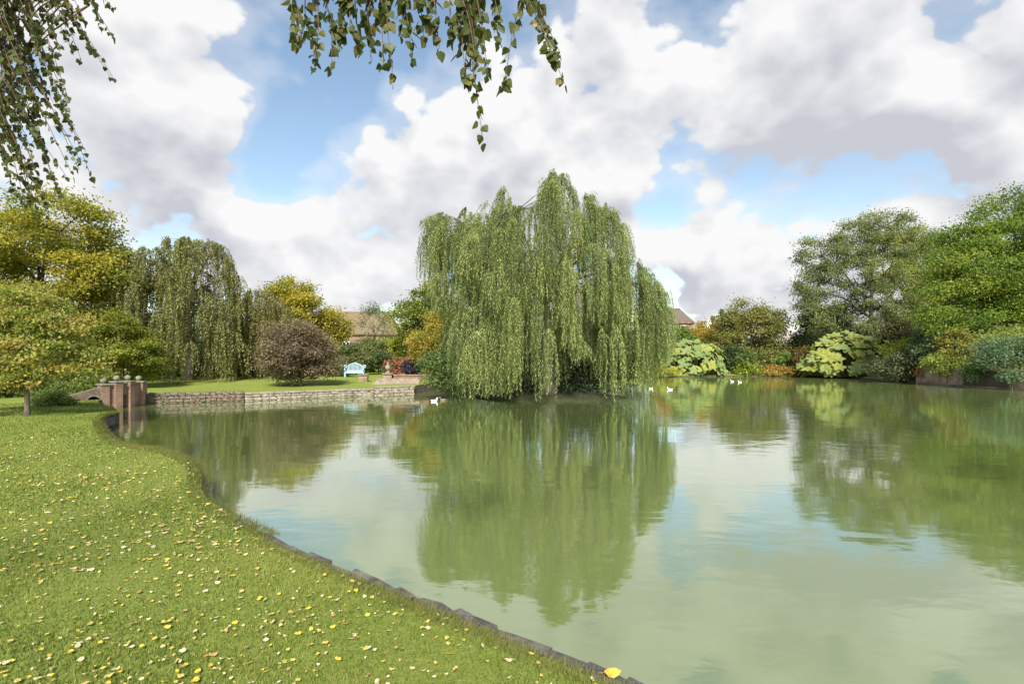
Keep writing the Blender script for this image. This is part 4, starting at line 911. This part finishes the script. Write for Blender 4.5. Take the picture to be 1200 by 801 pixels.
# ------------------------------------------------------------------ birch overhanging the view
BPALL = [(.036, .052, .014), (.06, .083, .02), (.09, .11, .026), (.17, .14, .03)]
m, n, o = newmat('birch_leaf'); oi = n.n.new('ShaderNodeObjectInfo')
cr = n.n.new('ShaderNodeValToRGB'); n.l.new(oi.outputs['Random'], cr.inputs[0]); cr.color_ramp.interpolation = 'LINEAR'
els = cr.color_ramp.elements; els[0].color = (.042, .062, .016, 1); els[1].color = (.2, .17, .03, 1); els[1].position = 1
for ps, cc_ in ((.4, (.066, .09, .022)), (.8, (.095, .118, .028)), (.92, (.13, .10, .03))): e = els.new(ps); e.color = (*cc_, 1)
t_ = n.n.new('ShaderNodeTexCoord').outputs['Object']
cl = n.mix(n.maprange(n.noise(t_, 60, 4, .6), .5, .75, 0, .6), cr.outputs[0], (.09, .06, .025))
b = principled(n, None, cl, .45, .35); tr = n.n.new('ShaderNodeBsdfTranslucent'); n.l.new(n.mix(1., cl, (1.2, 1.2, .6), 'MULTIPLY'), tr.inputs[0])
mx = n.n.new('ShaderNodeMixShader'); mx.inputs[0].default_value = .4; n.l.new(b.outputs[0], mx.inputs[1]); n.l.new(tr.outputs[0], mx.inputs[2]); n.l.new(mx.outputs[0], o.inputs[0]); BLEAF = m
def birch_leaf(seed):
    r = random.Random(seed)                # ovate-triangular toothed leaf hanging along -z from its petiole
    half = [(.02, .0), (.30, .05), (.44, .14), (.47, .27), (.42, .42), (.36, .54), (.27, .68), (.17, .81), (.08, .92)]
    pts = []
    for i, (w, s) in enumerate(half): pts.append((w*(1+(.07 if i % 2 else -.05)), s))
    V = [(0, 0, 0)]; V.append((0, 0, -1.02)); mid = [(0, 0, -s) for s in (.15, .45, .75)]; V += mid
    Rr = [(w, .12*w+.05*s*s, -s) for w, s in pts]; Ll = [(-w, .12*w+.05*s*s, -s+r.uniform(-.02, .02)) for w, s in pts]
    b1 = len(V); V += Rr; b2 = len(V); V += Ll
    Fs = [[0, 2]+[b1+i for i in (2, 1, 0)], [2, 3, b1+4, b1+3, b1+2], [3, 4, b1+6, b1+5, b1+4], [4, 1, b1+8, b1+7, b1+6]]
    Fs += [[0]+[b2+i for i in (0, 1, 2)]+[2], [2, b2+2, b2+3, b2+4, 3], [3, b2+4, b2+5, b2+6, 4], [4, b2+6, b2+7, b2+8, 1]]
    pet = len(V); V += [(-.012, 0, .0), (.012, 0, 0), (.012, 0, .34), (-.012, 0, .34)]; Fs.append([pet, pet+1, pet+2, pet+3])
    V = [(x, y, z-.34) for x, y, z in V]     # origin where the petiole meets the twig
    me = bpy.data.meshes.new('leaf'); me.from_pydata(V, [], Fs); me.update(); me.materials.append(BLEAF); return me
BL = [birch_leaf(k) for k in range(5)]
TB = Vector((-5.6, -2.1, .45))
birch = thing('birch_tree', 'birch with hanging leafy twigs overhanging the lawn and pond from above', 'tree', TB)
mb = MB(); mb.tube([TB+Vector(v) for v in ((0, 0, -.3), (.02, 0, .6), (.0, .05, 2.2), (-.08, .1, 3.8), (-.05, .12, 5.0), (.1, .2, 6.0), (.12, .2, 6.7))], [.21, .17, .15, .13, .1, .06, .02], 10)
limbs = {'a': [(-5.67, -2., 3.9), (-4.1, -.2, 4.7), (-2.4, 1.7, 5.1), (-1.3, 2.6, 5.25), (-.3, 3.1, 5.15), (.55, 3.3, 5.0)],
         'b': [(-5.68, -2., 4.1), (-4.9, .6, 5.2), (-3.7, 2.9, 5.75), (-3.75, 3.7, 5.6), (-3.55, 4.3, 5.35)],
         'c': [(-5.67, -1.99, 4.4), (-4.1, .4, 5.7), (-2.2, 3.4, 6.3), (-1.0, 4.2, 6.2)],
         'd': [(-5.66, -1.99, 4.8), (-6.5, -2.3, 5.8), (-7.3, -2.7, 6.2)], 'e': [(-5.65, -1.98, 5.1), (-5.0, -2.5, 6.0), (-4.3, -3.3, 6.4)]}
LP = {}
for k_, pts in limbs.items():
    pts = [Vector(p) for p in pts]; fine = []
    for i in range(len(pts)-1):
        for q in range(6): fine.append(pts[i].lerp(pts[i+1], q/6))
    fine.append(pts[-1]); nf = len(fine); lm_ = MB().tube([p-TB for p in fine], [.055*(1-.9*i/nf) for i in range(nf)], 7); lm_.build('limb', TWIG, birch, smooth=True, recalc=False); LP[k_] = fine
mb.v = [tuple(Vector(v)-TB) for v in mb.v]; mb.build('trunk', BIRCHB, birch, smooth=True, recalc=False)
rB = random.Random(12)
twigs = [] # (photo px of the tip, px of where the twig enters the frame, depth, leaf size)
for (x1, y1, x0, Yd) in [(349,52,345,3.1),(368,80,372,3.15),(389,80,378,3.2),(398,55,402,3.1),(424,60,415,3.0),(437,42,430,3.2),(461,95,452,2.95),(449,75,446,3.1),(482,70,470,3.05),(497,45,492,3.2),
     (515,55,508,3.1),(530,45,528,3.2),(546,95,538,3.0),(566,165,543,3.0),(572,88,556,3.05),(583,48,578,3.1),(590,102,616,3.0),(661,98,612,3.0),(645,60,622,3.1),(360,40,358,3.2),(410,30,408,3.0),(470,40,476,3.2),(540,60,548,3.2),(560,60,566,3.1),(505,28,500,3.0),(555,95,560,3.15)]:
    twigs.append((x1, y1, x0, -14, Yd, .062))
for (x1, y1, x0, y0, Yd) in [(133,44,85,-30,3.7),(132,90,62,-20,3.8),(118,30,95,-40,3.7),(106,205,30,20,3.9),(95,190,18,60,3.8),(72,228,10,90,3.8),(60,205,5,60,3.9),(45,250,-5,120,3.9),(30,240,-12,100,3.8),(16,225,-25,80,3.8),(58,150,-5,10,3.7),
     (80,120,25,-15,3.8),(95,70,40,-25,3.9),(70,90,10,-20,3.7),(40,120,-10,-20,3.8),(22,150,-20,-10,3.9),(50,60,20,-30,3.8),(30,90,-8,-25,3.9),(8,190,-35,20,3.7),(12,110,-30,-20,3.8),(78,40,55,-30,3.8),(5,60,-20,-30,3.8),(38,180,-15,50,3.7),(85,205,22,70,3.85),(55,235,0,110,3.75),(20,70,-5,-30,3.75),(100,25,78,-25,3.85),(62,120,15,10,3.95),(25,195,-22,60,3.95),(40,30,12,-30,3.7),(70,60,35,-30,3.95),(14,35,-5,-30,3.8),(48,160,2,40,3.85),(6,130,-30,30,3.75)]:
    twigs.append((x1, y1, x0, y0, Yd, .047))
extra = []
for tw_ in twigs:
    left_ = tw_[0] < 300
    for q_ in range(1):
        if rB.random() < (.2 if left_ else .45): continue
        sx_ = rB.uniform(-16, 12); sy_ = rB.uniform(-34, 2)
        extra.append((tw_[0]+sx_, tw_[1]+sy_, tw_[2]+rB.uniform(-8, 8), tw_[3], tw_[4]+rB.uniform(-.15, .25), tw_[5]*(.92 if left_ else .85)))
twigs += extra
cand = []; hi_l = []
for (x1, y1, x0, y0, Yd, ls) in twigs:
    tip = P(x1, y1, Yd+rB.uniform(-.1, .1)); ent = P(x0, y0, Yd)
    fine = LP['a'] if x1 > 300 else LP['b']
    near_ = sorted(fine, key=lambda p: (Vector((p.x, p.y))-Vector((ent.x, ent.y))).length+.2*abs(p.z-ent.z)); s = near_[min(len(near_)-1, rB.randrange(9))]
    up = ent.lerp(s, .5)+Vector((0, 0, .12))
    ctrl = [s, up, ent, ent.lerp(tip, .5)+Vector((rB.uniform(-.03, .03), rB.uniform(-.05, .05), rB.uniform(.0, .06))), tip]
    path = []
    for i in range(4):
        for q in range(5): path.append(ctrl[i].lerp(ctrl[i+1], q/5))
    path.append(tip)
    path = [path[0]]+[(path[i-1]+path[i]*2+path[i+1])/4 for i in range(1, len(path)-1)]+[path[-1]]
    tm = MB().tube([p-TB for p in path], [.006*(1-.78*i/len(path)) for i in range(len(path))], 5); tw = tm.build('twig', TWIG, birch, smooth=True, recalc=False)
    # leaves along the part below the entry point and a little above
    vis = path[8:]; ln = sum((vis[i+1]-vis[i]).length for i in range(len(vis)-1)); nl = int(ln/(.027 if ls > .055 else .024))+2
    for i in range(nl):
        f_ = rB.random()**.9; k = min(len(vis)-2, int(f_*(len(vis)-1))); p = vis[k].lerp(vis[k+1], f_*(len(vis)-1)-k) if i else tip
        sz = ls*rB.uniform(.6, 1.15)*(1 if f_ < .85 else .8)
        eu = (rB.gauss(0, .42), rB.gauss(0, .42), rB.uniform(0, 6.28))
        cand.append((tw, p-TB, eu, sz))
    upper = path[1:9]
    for i in range(int(sum((upper[i+1]-upper[i]).length for i in range(7))/.04)):
        k = rB.randrange(7); hi_l.append((upper[k].lerp(upper[k+1], rB.random())-TB, (rB.gauss(0, .42), rB.gauss(0, .42), rB.uniform(0, 6.28)), ls*rB.uniform(.6, 1.1)))
cand.sort(key=lambda c: -c[3]); 
for i, (tw, p, eu, sz) in enumerate(cand[:300]):
    lf = link('leaf', BL[i % 5], None, tw, p); lf.rotation_euler = eu; lf.scale = (sz,)*3
# the rest of the leaves, and those high in the crown, joined
Vb, Fb = [], []
def add_leaf(p, eu, sz, k):
    me = BL[k % 5]; M = Matrix.Translation(p) @ (Matrix.Rotation(eu[2], 4, 'Z') @ Matrix.Rotation(eu[1], 4, 'Y') @ Matrix.Rotation(eu[0], 4, 'X')) @ Matrix.Scale(sz, 4)
    b0 = len(Vb); Vb.extend(tuple(M @ v.co) for v in me.vertices); Fb.extend([[b0+i for i in pl.vertices] for pl in me.polygons])
for k, (tw, p, eu, sz) in enumerate(cand[300:]): add_leaf(p, eu, sz, k)
for k, (p, eu, sz) in enumerate(hi_l):
    w_ = p+TB
    if w_.y > .2 and (w_.z-EYE)/w_.y < .72 and abs(w_.x) < w_.y*1.02: continue
    add_leaf(p, eu, sz, k)
for k_, num in (('c', 160), ('d', 260), ('e', 260)):
    for i in range(num):
        p = rB.choice(LP[k_][5:])+Vector((rB.gauss(0, .4), rB.gauss(0, .4), rB.gauss(0, .3)-.1))
        if p.y > .2 and (p.z-EYE)/p.y < .8 and abs(p.x) < p.y*1.1: continue
        add_leaf(p-TB, (rB.gauss(0, .5), rB.gauss(0, .5), rB.uniform(0, 6.28)), .055*rB.uniform(.7, 1.1), i)
me = bpy.data.meshes.new('foliage'); me.from_pydata(Vb, [], Fb); me.update(); fo = link('foliage', me, leaf_material('birch_foliage', .4, .45, .35), birch); fo['kind'] = 'stuff'
ca = me.color_attributes.new('Col', 'FLOAT_COLOR', 'POINT'); nv = len(BL[0].vertices); nlv = len(Vb)//nv
cc_ = pal_mix(BPALL, rng.random(nlv)**1.2); c4 = np.ones((len(Vb), 4), np.float32); c4[:, :3] = np.repeat(cc_, nv, 0); ca.data.foreach_set('color', c4.ravel())

# ------------------------------------------------------------------ grass of the near lawn
def grass(name, n, rmin, rmax, pw, seed, hh, pal, edge_pull=False):
    r = np.random.default_rng(seed)
    u = r.random(n); rad = (rmin**pw+u*(rmax**pw-rmin**pw))**(1/pw); th = r.uniform(R(-62), R(40), n)
    x = rad*np.sin(th); y = rad*np.cos(th); keep = np.zeros(n, bool)
    for s in range(0, n, 40000): keep[s:s+40000] = ~in_poly(x[s:s+40000], y[s:s+40000], PA[PA[:, 1] < 30] if False else PA)
    x, y, rad = x[keep], y[keep], rad[keep]; nearm = rad < 7.5; dd = np.full(len(x), 9.); jn = np.where(nearm)[0]
    for s in range(0, len(jn), 20000): dd[jn[s:s+20000]] = pond_dist(x[jn[s:s+20000]], y[jn[s:s+20000]], PA[PA[:, 1] < 14])
    kk = dd > .03*r.random(len(x)); x, y, rad = x[kk], y[kk], rad[kk]
    return x, y, rad, r
x, y, rad, r = grass('g', 560000, 1.6, 30, .75, 3, .04, None)
n = len(x); z = ground_z(x, y)-.004
patch = np.sin(x*2.1+1.3*np.sin(y*1.7))*np.sin(y*2.6+1.1*np.sin(x*1.9))+.6*np.sin(x*6.1+y*3.3)*np.sin(y*5.2-x*2.)
h = (.022+.016*r.random(n))*(1+.2*patch)*(1+.012*rad); w = .0038+.00095*rad
a = r.uniform(0, 2*math.pi, n); lean = r.uniform(.15, .85, n)*h; la = r.uniform(0, 2*math.pi, n)
b0 = np.stack([x-np.cos(a)*w/2, y-np.sin(a)*w/2, z], -1); b1 = np.stack([x+np.cos(a)*w/2, y+np.sin(a)*w/2, z], -1)
tp = np.stack([x+np.cos(la)*lean, y+np.sin(la)*lean, z+h], -1)
big_ = np.sin(x*.9+1.7*np.sin(y*.55+.4))*np.sin(y*1.1+1.5*np.sin(x*.6))+.5*np.sin(x*3.3-y*2.1+2*np.sin(y*1.3))
u = np.clip(.43+.14*patch+.13*big_+r.normal(size=n)*.24, 0, 1)
col = pal_mix([(.058, .092, .017), (.115, .165, .027), (.18, .228, .04), (.25, .275, .056), (.34, .30, .13)], u)
gm = np_mesh('grass', np.stack([b0, b1, tp], 1).reshape(-1, 3), np.arange(3*n).reshape(n, 3), np.repeat(col, 3, 0))
go_ = link('grass', gm, GRASSM); go_['kind'] = 'stuff'; go_['label'] = 'short mown grass of the near lawn'; go_['category'] = 'grass'
# longer tufts leaning out over the kerb
E = np.array([(p.x, p.y) for p in edge]); k = 26000; r = np.random.default_rng(9)
dist = np.linalg.norm(E, axis=1); ii = r.choice(len(E)-1, k); tg = E[ii+1]-E[ii]; tg /= np.linalg.norm(tg, axis=1)[:, None]+1e-9; nv_ = np.stack([tg[:, 1], -tg[:, 0]], -1)
test = in_poly(E[ii, 0]+nv_[:, 0]*.2, E[ii, 1]+nv_[:, 1]*.2); nv_[~test] *= -1
far = dist[ii] > 6.2; back = np.where(far, r.uniform(-.22, .05, k), r.uniform(-.30, -.14, k)); base = E[ii]+nv_*back[:, None]+tg*r.uniform(-.06, .06, k)[:, None]
L = np.where(far, r.uniform(.06, .16, k), r.uniform(.035, .10, k)); w = .004+.0007*dist[ii]
z0 = np.where(far, .43, .44); outl = r.uniform(-.2, .95, k)*L; an = r.uniform(-1, 1, k)*.05
b0 = np.c_[base-tg*w[:, None]/2, z0]; b1 = np.c_[base+tg*w[:, None]/2, z0]; tp = np.c_[base+nv_*outl[:, None]+tg*an[:, None], z0+L*np.sqrt(np.clip(1-(outl/L)**2, .02, 1))*np.where(far & (outl > .05), .3, .8)]
col = pal_mix([(.075, .105, .02), (.12, .15, .028), (.20, .19, .06), (.27, .21, .10)], np.clip(r.normal(size=k)*.28+.5, 0, 1))
eg = link('edge_grass', np_mesh('edge_grass', np.stack([b0, b1, tp], 1).reshape(-1, 3), np.arange(3*k).reshape(k, 3), np.repeat(col, 3, 0)), GRASSM); eg['kind'] = 'stuff'; eg['label'] = 'longer straw-green grass tufts along the stone kerb'; eg['category'] = 'grass'

# ------------------------------------------------------------------ fallen leaves
FL = []
for k, cols in enumerate([((.50, .40, .10), (.42, .30, .06)), ((.58, .50, .26), (.48, .38, .18)), ((.56, .46, .06), (.5, .36, .04)), ((.27, .17, .06), (.2, .12, .04)), ((.62, .55, .36), (.52, .42, .24)), ((.42, .30, .10), (.34, .22, .07))]):
    FL.append(noisy('fallen_leaf_%d' % k, cols[0], cols[1], 40, .65, bump=.2, c3=(.3, .2, .06), s3=18))
def fallen_mesh(seed, mat):
    r = random.Random(seed); V = [(0, 0, .03)]; n = 10; Fs = []
    for i in range(n):
        a = 2*math.pi*i/n; q = (.42+.13*math.cos(a)+r.uniform(-.05, .05)); q *= 1.25 if i == 0 else 1
        V.append((q*math.cos(a), q*.72*math.sin(a), .10*math.cos(2*a+r.uniform(-.5, .5))+.16*abs(math.sin(a))*r.uniform(.2, 1.2)))
    for i in range(n): Fs.append((0, 1+i, 1+(i+1) % n))
    Fs.append((6, 11, 12)); V += [(-.42, .015, .03), (-.72, .05, .06)]
    me = bpy.data.meshes.new('fallen_leaf'); me.from_pydata(V, [], Fs); me.update(); me.materials.append(mat); return me
FM = [fallen_mesh(k, FL[k % 6]) for k in range(18)]
r = np.random.default_rng(77); n = 60000
rad = (2.2**1.1+r.random(n)*(17**1.1-2.2**1.1))**(1/1.1); th = r.uniform(R(-52), R(36), n); x = rad*np.sin(th); y = rad*np.cos(th)
ok = ~in_poly(x, y); x, y, rad = x[ok], y[ok], rad[ok]
dn = np.clip(.5+.5*np.sin(x*1.3+1+1.2*np.sin(y*.8))*np.sin(y*1.5+np.sin(x*2.1)), 0, 1)**1.5*.8+.2; ok = (r.random(len(x)) < dn*.5/(1+.0*rad)) & (pond_dist(x, y) > .03); x, y, rad = x[ok][:3400], y[ok][:3400], rad[ok][:3400]
o_ = np.argsort(rad); x, y, rad = x[o_], y[o_], rad[o_]
lead = None; Vb, Fb, Mi = [], [], []
for i in range(len(x)):
    sz = r.choice([.017, .022, .026, .032, .043])*r.uniform(.85, 1.15)*(1.15 if rad[i] > 6 else 1); zz = float(ground_z(x[i], y[i]))+.02; eu = (r.normal()*.4, r.normal()*.4, r.uniform(0, 6.28)); k = int(r.choice([0, 1, 2, 2, 1, 4, 2, 4, 5, 1, 0, 0, 3]))+6*int(r.integers(3))
    if i < 300:
        lf = link('fallen_leaf', FM[k], None, None, (x[i], y[i], zz)); lf.rotation_euler = eu; lf.scale = (sz*1.1,)*3
        hue_ = ('golden yellow', 'pale straw-coloured', 'bright yellow', 'dark rust-brown', 'creamy ivory', 'dull tan-orange')[k % 6]; tag(lf, 'small %s fallen leaf lying on the short grass' % hue_, 'leaf', hue_+' leaves scattered over the lawn')
    else:
        M = Matrix.Translation((x[i], y[i], zz)) @ Matrix.Rotation(eu[2], 4, 'Z') @ Matrix.Rotation(eu[0], 4, 'X') @ Matrix.Scale(sz*1.15, 4); b0 = len(Vb)
        Vb.extend(tuple(M @ v.co) for v in FM[k].vertices); fs = [[b0+q for q in pl.vertices] for pl in FM[k].polygons]; Fb.extend(fs); Mi += [k % 6]*len(fs)
me = bpy.data.meshes.new('fallen_leaves'); me.from_pydata(Vb, [], Fb); me.update()
for m_ in FL: me.materials.append(m_)
me.polygons.foreach_set('material_index', np.array(Mi, np.int32))
fl = link('fallen_leaves', me); fl['kind'] = 'stuff'; fl['label'] = 'yellow and brown leaves strewn over the far lawn'; fl['category'] = 'leaves'
p = PG(714, 789, .47); lf = link('fallen_leaf', fallen_mesh(5, noisy('golden_leaf', (.62, .40, .06), (.5, .28, .03), 30, .6, bump=.2)), None, None, (p.x, p.y, .475)); lf.scale = (.115, .10, .10); lf.rotation_euler = (.25, .1, .3)
tag(lf, 'largest golden-orange fallen leaf lying on the stone kerb', 'leaf')
